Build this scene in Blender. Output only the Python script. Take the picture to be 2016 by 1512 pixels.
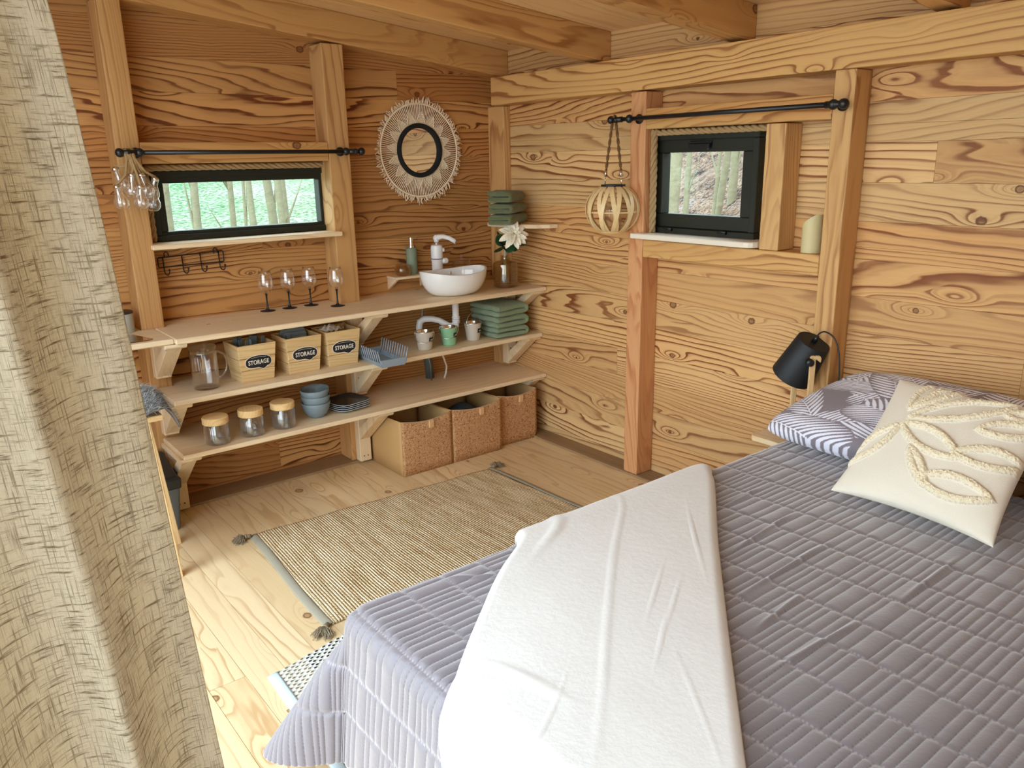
import bpy, math, random
import numpy as np
from mathutils import Vector, Matrix, Euler
PI = math.pi
scene = bpy.context.scene
for o in list(bpy.data.objects):
    bpy.data.objects.remove(o)

# ------------------------------------------------------------------ camera, world, light
CAM = Vector((0.0, 0.0, 1.6))
cd = bpy.data.cameras.new('camera')
cam = bpy.data.objects.new('camera', cd)
scene.collection.objects.link(cam)
RR = ((0.7846901, -0.6196359, -0.0176844), (-0.1815286, -0.2024181, -0.9623275), (0.5927130, 0.7583392, -0.2713171))
cam.matrix_world = Matrix(((RR[0][0], -RR[1][0], -RR[2][0], CAM.x),
                           (RR[0][1], -RR[1][1], -RR[2][1], CAM.y),
                           (RR[0][2], -RR[1][2], -RR[2][2], CAM.z), (0, 0, 0, 1)))
cd.sensor_width = 36.0
cd.lens = 1569.612 / 2016 * 36.0
cd.clip_start = 0.05
scene.camera = cam

world = bpy.data.worlds.new('overcast_sky')
scene.world = world
world.use_nodes = True
wn = world.node_tree
wn.nodes.clear()
_tc = wn.nodes.new('ShaderNodeTexCoord')
_sp = wn.nodes.new('ShaderNodeSeparateXYZ')
_rp = wn.nodes.new('ShaderNodeValToRGB')
_bg = wn.nodes.new('ShaderNodeBackground')
_wo = wn.nodes.new('ShaderNodeOutputWorld')
wn.links.new(_tc.outputs['Generated'], _sp.inputs[0])
wn.links.new(_sp.outputs['Z'], _rp.inputs[0])
_rp.color_ramp.elements[0].position = 0.0
_rp.color_ramp.elements[0].color = (0.90, 0.98, 1.0, 1)
_rp.color_ramp.elements[1].position = 0.9
_rp.color_ramp.elements[1].color = (0.62, 0.80, 1.0, 1)
wn.links.new(_rp.outputs[0], _bg.inputs[0])
_bg.inputs[1].default_value = 3.4
wn.links.new(_bg.outputs[0], _wo.inputs[0])

sd_ = bpy.data.lights.new('hazy_sun', 'SUN')
sd_.energy = 1.1
sd_.angle = math.radians(24)
sd_.color = (0.78, 0.90, 1.0)
sun = bpy.data.objects.new('hazy_sun', sd_)
scene.collection.objects.link(sun)
sun.rotation_euler = Vector((-0.60, -0.16, 0.86)).to_track_quat('Z', 'Y').to_euler()

vs = scene.view_settings
vs.view_transform = 'Standard'
vs.look = 'None'
vs.gamma = 1.0
vs.use_curve_mapping = False
vs.exposure = 0.70
scene.cycles.use_denoising = True
scene.cycles.max_bounces = 10
scene.cycles.diffuse_bounces = 6
scene.cycles.glossy_bounces = 4
scene.cycles.transparent_max_bounces = 24
scene.cycles.transmission_bounces = 8
scene.cycles.caustics_reflective = False
scene.cycles.caustics_refractive = False
scene.cycles.sample_clamp_indirect = 6.0

# ------------------------------------------------------------------ node helpers
def lin(c):
    return tuple((x / 12.92 if x <= 0.04045 else ((x + 0.055) / 1.055) ** 2.4) for x in c)

def rgb(r, g, b):
    return lin((r / 255.0, g / 255.0, b / 255.0)) + (1.0,)

class NT:
    def __init__(self, name):
        self.m = bpy.data.materials.new(name)
        self.m.use_nodes = True
        self.t = self.m.node_tree
        self.t.nodes.clear()
        self.out = self.t.nodes.new('ShaderNodeOutputMaterial')
    def put(self, sock, v):
        if isinstance(v, bpy.types.NodeSocket):
            self.t.links.new(v, sock)
        elif v is not None:
            if sock.type == 'RGBA' and len(v) == 3:
                v = tuple(v) + (1,)
            sock.default_value = v
    def node(self, typ, ins=None, **props):
        n = self.t.nodes.new('ShaderNode' + typ)
        for k, v in props.items():
            setattr(n, k, v)
        for k, v in (ins or {}).items():
            self.put(n.inputs[k], v)
        return n
    def attr(self, name, out='Vector'):
        return self.node('Attribute', attribute_name=name).outputs[out]
    def math(self, op, a, b=None, c=None, clamp=False):
        n = self.node('Math', operation=op, use_clamp=clamp)
        for i, v in enumerate((a, b, c)):
            if v is not None:
                self.put(n.inputs[i], v)
        return n.outputs[0]
    def vm(self, op, a, b=None, scale=None):
        n = self.node('VectorMath', operation=op)
        self.put(n.inputs[0], a)
        if b is not None:
            self.put(n.inputs[1], b)
        if scale is not None:
            self.put(n.inputs[3], scale)
        return n.outputs['Value'] if op in ('LENGTH', 'DOT_PRODUCT', 'DISTANCE') else n.outputs[0]
    def noise(self, vec, scale=1.0, detail=2.0, rough=0.5, dist=0.0, out=0):
        n = self.node('TexNoise', {'Vector': vec, 'Scale': scale, 'Detail': detail, 'Roughness': rough, 'Distortion': dist})
        return n.outputs[out]
    def ramp(self, fac, stops, interp='LINEAR'):
        n = self.node('ValToRGB', {0: fac})
        cr = n.color_ramp
        cr.interpolation = interp
        while len(cr.elements) < len(stops):
            cr.elements.new(0.5)
        for e, (p, c) in zip(cr.elements, stops):
            e.position = p
            if not isinstance(c, (tuple, list)):
                c = (c, c, c, 1)
            e.color = tuple(c) if len(c) == 4 else tuple(c) + (1,)
        return n.outputs[0]
    def mix(self, fac, a, b, mode='MIX'):
        n = self.node('Mix', data_type='RGBA', blend_type=mode)
        self.put(n.inputs[0], fac)
        self.put(n.inputs[6], a)
        self.put(n.inputs[7], b)
        return n.outputs[2]
    def bump(self, h, strength=0.3, dist=0.002):
        return self.node('Bump', {'Strength': strength, 'Distance': dist, 'Height': h}).outputs[0]
    def bsdf(self, **k):
        n = self.node('BsdfPrincipled')
        for kk, v in k.items():
            self.put(n.inputs[kk.replace('_', ' ')], v)
        self.t.links.new(n.outputs[0], self.out.inputs[0])
        return n
    def sepxyz(self, v):
        return self.node('SeparateXYZ', {0: v}).outputs

def wood(name, pale, mid, dark, density=1.0, contrast=1.0, knots=0.5, vary=0.18, rough=0.55, grey=0.0, spec=0.3, knotc=(98, 55, 28), fine=0.5, ksize=1.0):
    """solid wood: grain runs along the x of the stored grain coordinate"""
    n = NT(name)
    gc = n.attr('gc')
    sd = n.attr('sd', 'Fac')
    off = n.node('CombineXYZ', {0: n.math('MULTIPLY', sd, 37.0), 1: n.math('MULTIPLY', sd, 91.0), 2: n.math('MULTIPLY', sd, 53.0)}).outputs[0]
    p = n.vm('ADD', gc, off)
    low = n.noise(n.vm('MULTIPLY', p, (0.55, 3.4, 3.4)), 1.0, 0.6, 0.4)
    med = n.noise(n.vm('MULTIPLY', p, (2.4, 16, 16)), 1.0, 2.0, 0.55)
    # knots
    ks = (2.3, 6.0, 5.0)
    v = n.node('TexVoronoi', {'Vector': n.vm('MULTIPLY', p, ks), 'Scale': 1.0, 'Randomness': 0.9})
    dv = n.vm('MULTIPLY', n.vm('SUBTRACT', n.vm('MULTIPLY', p, ks), v.outputs['Position']), (1 / ks[0] * 0.8, 1 / ks[1], 1 / ks[2] * 0.35))
    dk = n.vm('LENGTH', dv)
    dvs = n.vm('LENGTH', n.vm('MULTIPLY', dv, (0.42, 1, 1)))
    has = n.math('LESS_THAN', n.sepxyz(v.outputs['Color'])[0], knots)
    infl = n.math('MULTIPLY', n.math('POWER', n.math('SUBTRACT', 1.0, n.math('DIVIDE', dvs, 0.055), clamp=True), 2.0), has)
    s = n.sepxyz(gc)
    h1 = n.node('TexWhiteNoise', {'Vector': off}, noise_dimensions='3D')
    hv = n.sepxyz(h1.outputs['Color'])
    dn = n.math('ADD', 0.55, n.math('MULTIPLY', hv[2], 0.80))
    field = n.math('ADD', n.math('MULTIPLY', low, 17.0 * density), n.math('MULTIPLY', med, 1.5))
    field = n.math('ADD', field, n.math('MULTIPLY', s[1], 34.0 * density))
    field = n.math('ADD', n.math('MULTIPLY', field, dn), n.math('MULTIPLY', infl, 4.0))
    fr = n.math('FRACT', field)
    ring = n.ramp(fr, [(0.0, 0.0), (0.45, 0.04), (0.70, 0.25), (0.84, 1.0), (0.93, 1.0), (1.0, 0.0)])
    fibre = n.noise(n.vm('MULTIPLY', p, (7, 320, 320)), 1.0, 2.0, 0.6)
    broad = n.noise(n.vm('MULTIPLY', p, (0.9, 3, 3)), 1.3, 1.0, 0.5)
    amt = n.math('MULTIPLY', ring, n.math('MULTIPLY', n.ramp(broad, [(0.32, 0.40), (0.58, 1.0)]), n.math('MULTIPLY', contrast, n.math('ADD', 0.74, n.math('MULTIPLY', hv[1], 0.5)))))
    col = n.mix(n.math('MULTIPLY', amt, 1.0, clamp=True), pale, dark)
    # board to board tone
    col = n.mix(n.math('MULTIPLY', hv[0], 0.9), col, n.mix(n.math('MULTIPLY', amt, 0.8, clamp=True), mid, dark))
    val = n.math('ADD', 1.0 - vary * 0.6, n.math('MULTIPLY', hv[1], vary))
    val = n.math('MULTIPLY', val, n.math('ADD', 1.0 - 0.16 * fine, n.math('MULTIPLY', fibre, 0.32 * fine)))
    col = n.node('HueSaturation', {'Value': val, 'Color': col}).outputs[0]
    kd = n.math('ADD', dk, n.math('MULTIPLY', n.math('SUBTRACT', n.noise(p, 90.0, 1.0), 0.5), 0.006))
    kr = n.math('ADD', 0.005 * ksize, n.math('MULTIPLY', n.sepxyz(v.outputs['Color'])[1], 0.009 * ksize))
    kq = n.math('DIVIDE', kd, kr)
    kmask = n.math('MULTIPLY', n.ramp(kq, [(0.0, 0.75), (0.55, 0.55), (0.8, 1.0), (1.0, 0.0)]), has)
    col = n.mix(kmask, col, rgb(*knotc))
    if grey > 0:
        g = n.noise(n.vm('MULTIPLY', p, (1.5, 9, 9)), 1.0, 3.0, 0.6)
        col = n.mix(n.math('MULTIPLY', n.ramp(g, [(0.35, 0.3), (0.65, 1.0)]), grey), col, rgb(122, 100, 74))
    bh = n.math('ADD', n.math('MULTIPLY', ring, -0.4), fibre)
    n.bsdf(Base_Color=col, Roughness=rough, Specular_IOR_Level=spec, Normal=n.bump(bh, 0.25, 0.0012))
    return n.m

W = {}
W['wall_back'] = wood('larch_boards_back_shaded', rgb(204, 156, 98), rgb(180, 120, 64), rgb(98, 46, 18), 1.0, 1.2, 0.6, vary=0.3, ksize=1.5)  # darker copy of the larch boards: the back wall's shade put into the colour
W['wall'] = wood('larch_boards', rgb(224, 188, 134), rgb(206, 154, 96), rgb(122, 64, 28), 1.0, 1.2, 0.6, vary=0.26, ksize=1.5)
W['beam'] = wood('larch_beam', rgb(212, 168, 108), rgb(200, 148, 88), rgb(144, 90, 46), 1.0, 0.95, 0.5, ksize=1.6)
W['stud'] = wood('larch_stud', rgb(212, 170, 114), rgb(198, 148, 92), rgb(148, 94, 52), 0.9, 0.85, 0.4, ksize=1.6)
W['pine'] = wood('planed_pine', rgb(238, 218, 184), rgb(232, 208, 170), rgb(208, 172, 124), 0.5, 0.5, 0.4, vary=0.10, knotc=(140, 100, 60))
W['floor'] = wood('pine_floor', rgb(230, 208, 166), rgb(222, 194, 146), rgb(182, 140, 92), 0.45, 0.65, 0.8, vary=0.16, ksize=1.7, rough=0.42, spec=0.5, knotc=(128, 84, 50))
W['ceiling'] = wood('spruce_ceiling', rgb(230, 194, 142), rgb(222, 180, 126), rgb(200, 150, 100), 0.5, 0.5, 0.5, vary=0.1)
W['plate'] = wood('weathered_sole_plate', rgb(190, 158, 118), rgb(170, 138, 100), rgb(128, 94, 62), 0.9, 0.7, 0.3, grey=0.75, rough=0.7)
W['crate'] = wood('crate_pine', rgb(232, 204, 154), rgb(222, 190, 136), rgb(186, 144, 92), 1.6, 0.7, 0.05, vary=0.1)
W['lid'] = wood('lid_pine', rgb(238, 206, 150), rgb(230, 194, 134), rgb(200, 150, 88), 1.6, 0.7, 0.0, vary=0.05)
W['oak'] = wood('lamp_oak', rgb(226, 196, 146), rgb(216, 182, 130), rgb(178, 134, 84), 0.8, 0.5, 0.0, vary=0.05)

def plain(name, col, rough=0.5, metal=0.0, spec=0.5, nscale=0, nstr=0.2, ndist=0.001, var=0.0, **k):
    n = NT(name)
    c = col
    kk = dict(k)
    if nscale:
        oc = n.node('TexCoord').outputs['Object']
        h = n.noise(oc, nscale, 3.0, 0.6)
        kk['Normal'] = n.bump(h, nstr, ndist)
        if var:
            c = n.node('HueSaturation', {'Value': n.math('ADD', 1 - var / 2, n.math('MULTIPLY', h, var)), 'Color': col}).outputs[0]
    n.bsdf(Base_Color=c, Roughness=rough, Metallic=metal, Specular_IOR_Level=spec, **kk)
    return n.m

def glass(name, tint=(1, 1, 1), rough=0.02, amt=1.0, tin=0.0):
    """thin clear glass: see-through with fresnel reflections"""
    n = NT(name)
    fc = n.node('LayerWeight', {'Blend': 0.5}).outputs['Facing']
    fac = n.math('MULTIPLY', n.math('ADD', 0.045, n.math('MULTIPLY', n.math('POWER', fc, 3.5), 0.6)), amt, clamp=True)
    t = n.node('BsdfTransparent', {'Color': tuple(tint) + (1,)})
    g = n.node('BsdfGlossy', {'Roughness': rough, 'Color': (1, 1, 1, 1)})
    m = n.node('MixShader', {0: fac, 1: t.outputs[0], 2: g.outputs[0]})
    if tin:
        d = n.node('BsdfTranslucent', {'Color': tuple(tint) + (1,)})
        m = n.node('MixShader', {0: tin, 1: m.outputs[0], 2: d.outputs[0]})
    n.t.links.new(m.outputs[0], n.out.inputs[0])
    return n.m

M = {}
M['black'] = plain('black_metal', (0.008, 0.009, 0.011), 0.35, 0.0, 0.5)
M['matte_black'] = plain('matte_black_paint', (0.010, 0.012, 0.015), 0.55, 0.0, 0.4, nscale=400, nstr=0.05)
M['frame_black'] = plain('black_green_window_wood', rgb(30, 33, 24), 0.5, 0.0, 0.4, nscale=60, nstr=0.15)
M['chrome'] = plain('chrome', (0.8, 0.8, 0.8), 0.12, 1.0)
M['white_plastic'] = plain('white_plastic', rgb(235, 236, 238), 0.3)
M['ceramic'] = plain('white_ceramic', rgb(238, 240, 240), 0.08, Coat_Weight=0.5)
M['glass'] = glass('clear_glass', amt=1.9)
M['pane'] = glass('window_glass', (0.95, 1, 0.97), amt=0.8)
M['amber'] = glass('amber_glass', (0.93, 0.82, 0.62), amt=1.6, tin=0.22)
M['vase'] = glass('smoky_glass', (0.88, 0.82, 0.70), amt=1.8, tin=0.03)
M['ribbed'] = glass('ribbed_grey_glass', (0.94, 0.95, 0.95), amt=2.6, tin=0.16)
M['sage'] = plain('sage_ceramic', rgb(124, 140, 118), 0.6)
M['blue_grey'] = plain('blue_grey_melamine', rgb(126, 142, 150), 0.45)
M['rack_grey'] = plain('grey_plastic', rgb(142, 156, 170), 0.45)
M['plate_dark'] = plain('dark_plate_glaze', rgb(42, 44, 50), 0.2)
M['cut_grey'] = plain('slate_plastic', rgb(92, 104, 112), 0.45)
M['grey_pipe'] = plain('grey_drain_pipe', rgb(84, 96, 98), 0.5)
M['bin_black'] = plain('black_bin_plastic', rgb(32, 34, 34), 0.4)
M['bin_grey'] = plain('grey_bin_plastic', rgb(88, 92, 92), 0.5)
M['bucket_cream'] = plain('cream_enamel', rgb(206, 198, 186), 0.25)
M['bucket_mint'] = plain('mint_enamel', rgb(142, 198, 158), 0.25)
M['tag_black'] = plain('black_chalk_label', (0.01, 0.01, 0.012), 0.6)
M['tag_white'] = plain('white_print', rgb(236, 232, 222), 0.6)
M['candle'] = plain('ivory_wax', rgb(206, 194, 146), 0.5, nscale=30, var=0.1, Subsurface_Weight=0.1)
M['rope'] = plain('jute_rope', rgb(168, 138, 96), 0.9, nscale=220, nstr=0.8, ndist=0.002, var=0.5)
M['rope_dark'] = plain('brown_jute_rope', rgb(116, 84, 50), 0.9, nscale=220, nstr=0.8, ndist=0.002, var=0.5)
M['macrame'] = plain('cream_cotton_cord', rgb(238, 222, 196), 0.9, nscale=500, nstr=0.6, ndist=0.001, var=0.25)
M['mirror'] = plain('mirror_silver', (0.86, 0.86, 0.84), 0.01, 1.0)
M['bamboo'] = plain('bamboo_strip', rgb(230, 202, 150), 0.4, nscale=60, nstr=0.1, var=0.2)
M['petal'] = plain('white_petal', rgb(240, 234, 214), 0.6)
M['petal_core'] = plain('yellow_flower_heart', rgb(222, 212, 140), 0.7)
M['leaf'] = plain('dark_green_leaf', rgb(44, 78, 44), 0.45)
M['stem'] = plain('pale_stem', rgb(176, 168, 140), 0.5)
M['box_inner'] = plain('beige_box_board', rgb(196, 158, 104), 0.75, nscale=40, var=0.08)
M['cloth_dark'] = plain('dark_grey_cloth', rgb(62, 66, 68), 0.9, nscale=300, nstr=0.5, var=0.2)
M['fur'] = plain('grey_fur', rgb(120, 120, 124), 0.9)
M['fringe'] = plain('grey_brown_yarn', rgb(140, 126, 102), 0.95, nscale=300, nstr=0.6, var=0.3)
M['screw'] = plain('dark_screw', rgb(50, 44, 38), 0.5, 0.6)
M['bark'] = plain('tree_bark', rgb(130, 122, 98), 0.9, nscale=8, nstr=0.8, ndist=0.03, var=0.5)
M['cable_white'] = plain('white_cable', rgb(226, 214, 200), 0.5)
M['hose_steel'] = plain('braided_steel_hose', rgb(150, 150, 145), 0.35, 0.7, nscale=500, nstr=0.8)

def terry(name, col):
    n = NT(name)
    oc = n.node('TexCoord').outputs['Object']
    a = n.noise(oc, 260, 2.0, 0.6)
    b = n.noise(oc, 18, 3.0, 0.6)
    c = n.node('HueSaturation', {'Value': n.math('ADD', 0.72, n.math('MULTIPLY', n.math('ADD', a, b), 0.3)), 'Color': col}).outputs[0]
    n.bsdf(Base_Color=c, Roughness=0.95, Specular_IOR_Level=0.1, Sheen_Weight=0.4, Normal=n.bump(n.math('ADD', a, n.math('MULTIPLY', b, 2.0)), 0.9, 0.006))
    return n.m
M['towel_sage'] = terry('sage_terry', rgb(132, 152, 116))
M['towel_olive'] = terry('olive_terry', rgb(104, 114, 72))

def cork():
    n = NT('pressed_cork')
    oc = n.node('TexCoord').outputs['Object']
    v = n.node('TexVoronoi', {'Vector': oc, 'Scale': 250.0})
    c1 = n.sepxyz(v.outputs['Color'])[0]
    c = n.ramp(c1, [(0.0, rgb(92, 56, 34)), (0.07, rgb(150, 100, 62)), (0.25, rgb(194, 148, 102)), (0.8, rgb(208, 162, 116)), (0.93, rgb(216, 174, 130)), (1.0, rgb(228, 194, 154))])
    c = n.mix(n.math('MULTIPLY', n.noise(oc, 320, 2.0), 0.3), c, rgb(140, 92, 56))
    n.bsdf(Base_Color=c, Roughness=0.8, Specular_IOR_Level=0.2, Normal=n.bump(v.outputs['Distance'], 0.4, 0.002))
    return n.m
M['cork'] = cork()
M['tab'] = plain('tan_loop', rgb(214, 172, 124), 0.7, nscale=60, var=0.15)

def linen():
    n = NT('natural_linen')
    uv = n.attr('uvw')
    sl1 = n.noise(n.vm('MULTIPLY', uv, (17, 300, 1)), 1.0, 4.0, 0.66)
    sl2 = n.noise(n.vm('MULTIPLY', uv, (320, 15, 1)), 1.0, 4.0, 0.66)
    th1 = n.noise(n.vm('MULTIPLY', uv, (60, 700, 1)), 1.0, 1.0)
    th2 = n.noise(n.vm('MULTIPLY', uv, (700, 60, 1)), 1.0, 1.0)
    d = n.math('MAXIMUM', n.ramp(sl1, [(0.52, 0.0), (0.66, 1.0)]), n.math('MULTIPLY', n.ramp(sl2, [(0.52, 0.0), (0.66, 1.0)]), 0.8))
    t = n.math('MULTIPLY', n.math('ADD', th1, th2), 0.5)
    base = n.mix(t, rgb(196, 180, 150), rgb(226, 216, 194))
    c = n.mix(n.math('MULTIPLY', d, 0.85), base, rgb(118, 94, 62))
    bsdf = n.node('BsdfPrincipled', {'Base Color': c, 'Roughness': 0.9, 'Specular IOR Level': 0.15, 'Normal': n.bump(n.math('ADD', t, d), 0.35, 0.002)})
    tr = n.node('BsdfTranslucent', {'Color': c})
    mx = n.node('MixShader', {0: 0.42, 1: bsdf.outputs[0], 2: tr.outputs[0]})
    n.t.links.new(mx.outputs[0], n.out.inputs[0])
    return n.m
M['linen'] = linen()

def colattr(name, rough=0.8, sheen=0.2, nscale=600, nstr=0.3, spec=0.3, ndist=0.001, **k):
    n = NT(name)
    c = n.attr('col', 'Color')
    uv = n.node('TexCoord').outputs['Object']
    h = n.noise(uv, nscale, 2.0, 0.6)
    n.bsdf(Base_Color=c, Roughness=rough, Specular_IOR_Level=spec, Sheen_Weight=sheen, Normal=n.bump(h, nstr, ndist), **k)
    return n.m
M['quilt'] = colattr('mauve_grey_microfibre', rough=0.42, sheen=0.8, nscale=90, nstr=0.25, spec=0.5, ndist=0.003)
M['palm'] = colattr('palm_print_cotton', rough=0.75, sheen=0.15, nscale=12, nstr=0.35, ndist=0.01)
M['cushion'] = colattr('cream_tufted_cotton', rough=0.95, sheen=0.2, nscale=420, nstr=0.6, ndist=0.002)
M['throw'] = plain('off_white_plush', rgb(222, 222, 218), 0.9, 0.0, 0.2, nscale=45, nstr=0.35, ndist=0.004, var=0.06, Sheen_Weight=0.5)

def jute():
    n = NT('braided_jute')
    uv = n.attr('uvw')
    s = n.sepxyz(uv)
    wob = n.noise(n.vm('MULTIPLY', uv, (8, 8, 1)), 1.0, 2.0)
    row = n.math('MULTIPLY', n.math('ADD', s[0], n.math('MULTIPLY', wob, 0.004)), 2 * PI / 0.0115)
    rid = n.math('FLOOR', n.math('DIVIDE', row, 2 * PI))
    ph = n.math('MULTIPLY', n.math('ADD', n.math('MULTIPLY', s[1], 2 * PI / 0.015), n.math('MULTIPLY', rid, 2.4)), 1.0)
    kn = n.math('MULTIPLY', n.math('ABSOLUTE', n.math('SINE', n.math('MULTIPLY', row, 0.5))), n.math('ADD', 0.45, n.math('MULTIPLY', n.math('ABSOLUTE', n.math('SINE', n.math('MULTIPLY', ph, 0.5))), 0.55)))
    streak = n.noise(n.vm('MULTIPLY', uv, (55, 4, 1)), 1.0, 3.0, 0.6)
    speck = n.noise(n.vm('MULTIPLY', uv, (210, 110, 1)), 1.0, 2.0, 0.8)
    c = n.ramp(n.math('ADD', n.math('MULTIPLY', speck, 0.62), n.math('MULTIPLY', streak, 0.38)), [(0.3, rgb(140, 106, 70)), (0.43, rgb(190, 160, 116)), (0.50, rgb(232, 212, 170)), (0.62, rgb(250, 240, 212))])
    c = n.mix(n.math('SUBTRACT', 1.0, n.ramp(kn, [(0.10, 0.3), (0.45, 1.0)])), c, rgb(96, 74, 48))
    n.bsdf(Base_Color=c, Roughness=0.9, Specular_IOR_Level=0.2, Normal=n.bump(kn, 0.8, 0.006))
    return n.m
M['jute'] = jute()
M['rug_hem'] = plain('grey_cotton_hem', rgb(152, 146, 128), 0.9, nscale=500, nstr=0.5, var=0.1)

def woven():
    n = NT('woven_cotton_rug')
    uv = n.attr('uvw')
    s = n.sepxyz(uv)
    r = n.math('SINE', n.math('MULTIPLY', s[1], 2 * PI / 0.022))
    q = n.math('SINE', n.math('MULTIPLY', n.math('ADD', s[0], n.math('MULTIPLY', r, 0.002)), 2 * PI / 0.03))
    a = n.math('MULTIPLY', r, q)
    m1 = n.ramp(a, [(0.25, 0.0), (0.4, 1.0)])
    dk = n.math('GREATER_THAN', s[0], 0.105)
    c = n.mix(m1, rgb(214, 216, 206), n.mix(dk, rgb(134, 120, 84), rgb(34, 34, 38)))
    n.bsdf(Base_Color=c, Roughness=0.95, Normal=n.bump(a, 0.5, 0.004))
    return n.m
M['woven'] = woven()
M['hem_blue'] = plain('pale_blue_hem', rgb(196, 214, 222), 0.9)

def groundmat(name, a, b, c, sc, sp):
    n = NT(name)
    oc = n.node('TexCoord').outputs['Object']
    h = n.noise(oc, sc, 3.0, 0.6)
    h2 = n.noise(oc, sp, 2.0, 0.7)
    col = n.ramp(h, [(0.35, a), (0.55, b), (0.7, c)])
    col = n.mix(n.ramp(h2, [(0.42, 1.0), (0.5, 0.0)]), col, n.mix(0.6, col, (0.02, 0.02, 0.02)))
    col = n.mix(n.ramp(h2, [(0.52, 0.0), (0.62, 0.8)]), col, c)
    n.bsdf(Base_Color=col, Roughness=1.0, Specular_IOR_Level=0.0, Normal=n.bump(h2, 0.6, 0.1))
    return n.m
M['meadow'] = groundmat('spring_meadow', rgb(96, 138, 92), rgb(128, 146, 112), rgb(160, 156, 148), 0.22, 9.0)
M['leaves'] = groundmat('leaf_litter', rgb(70, 56, 52), rgb(146, 116, 96), rgb(142, 128, 122), 2.5, 26.0)

# ------------------------------------------------------------------ mesh helpers
RND = random.Random(7)
def newseed():
    return RND.random() * 10.0

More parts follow.
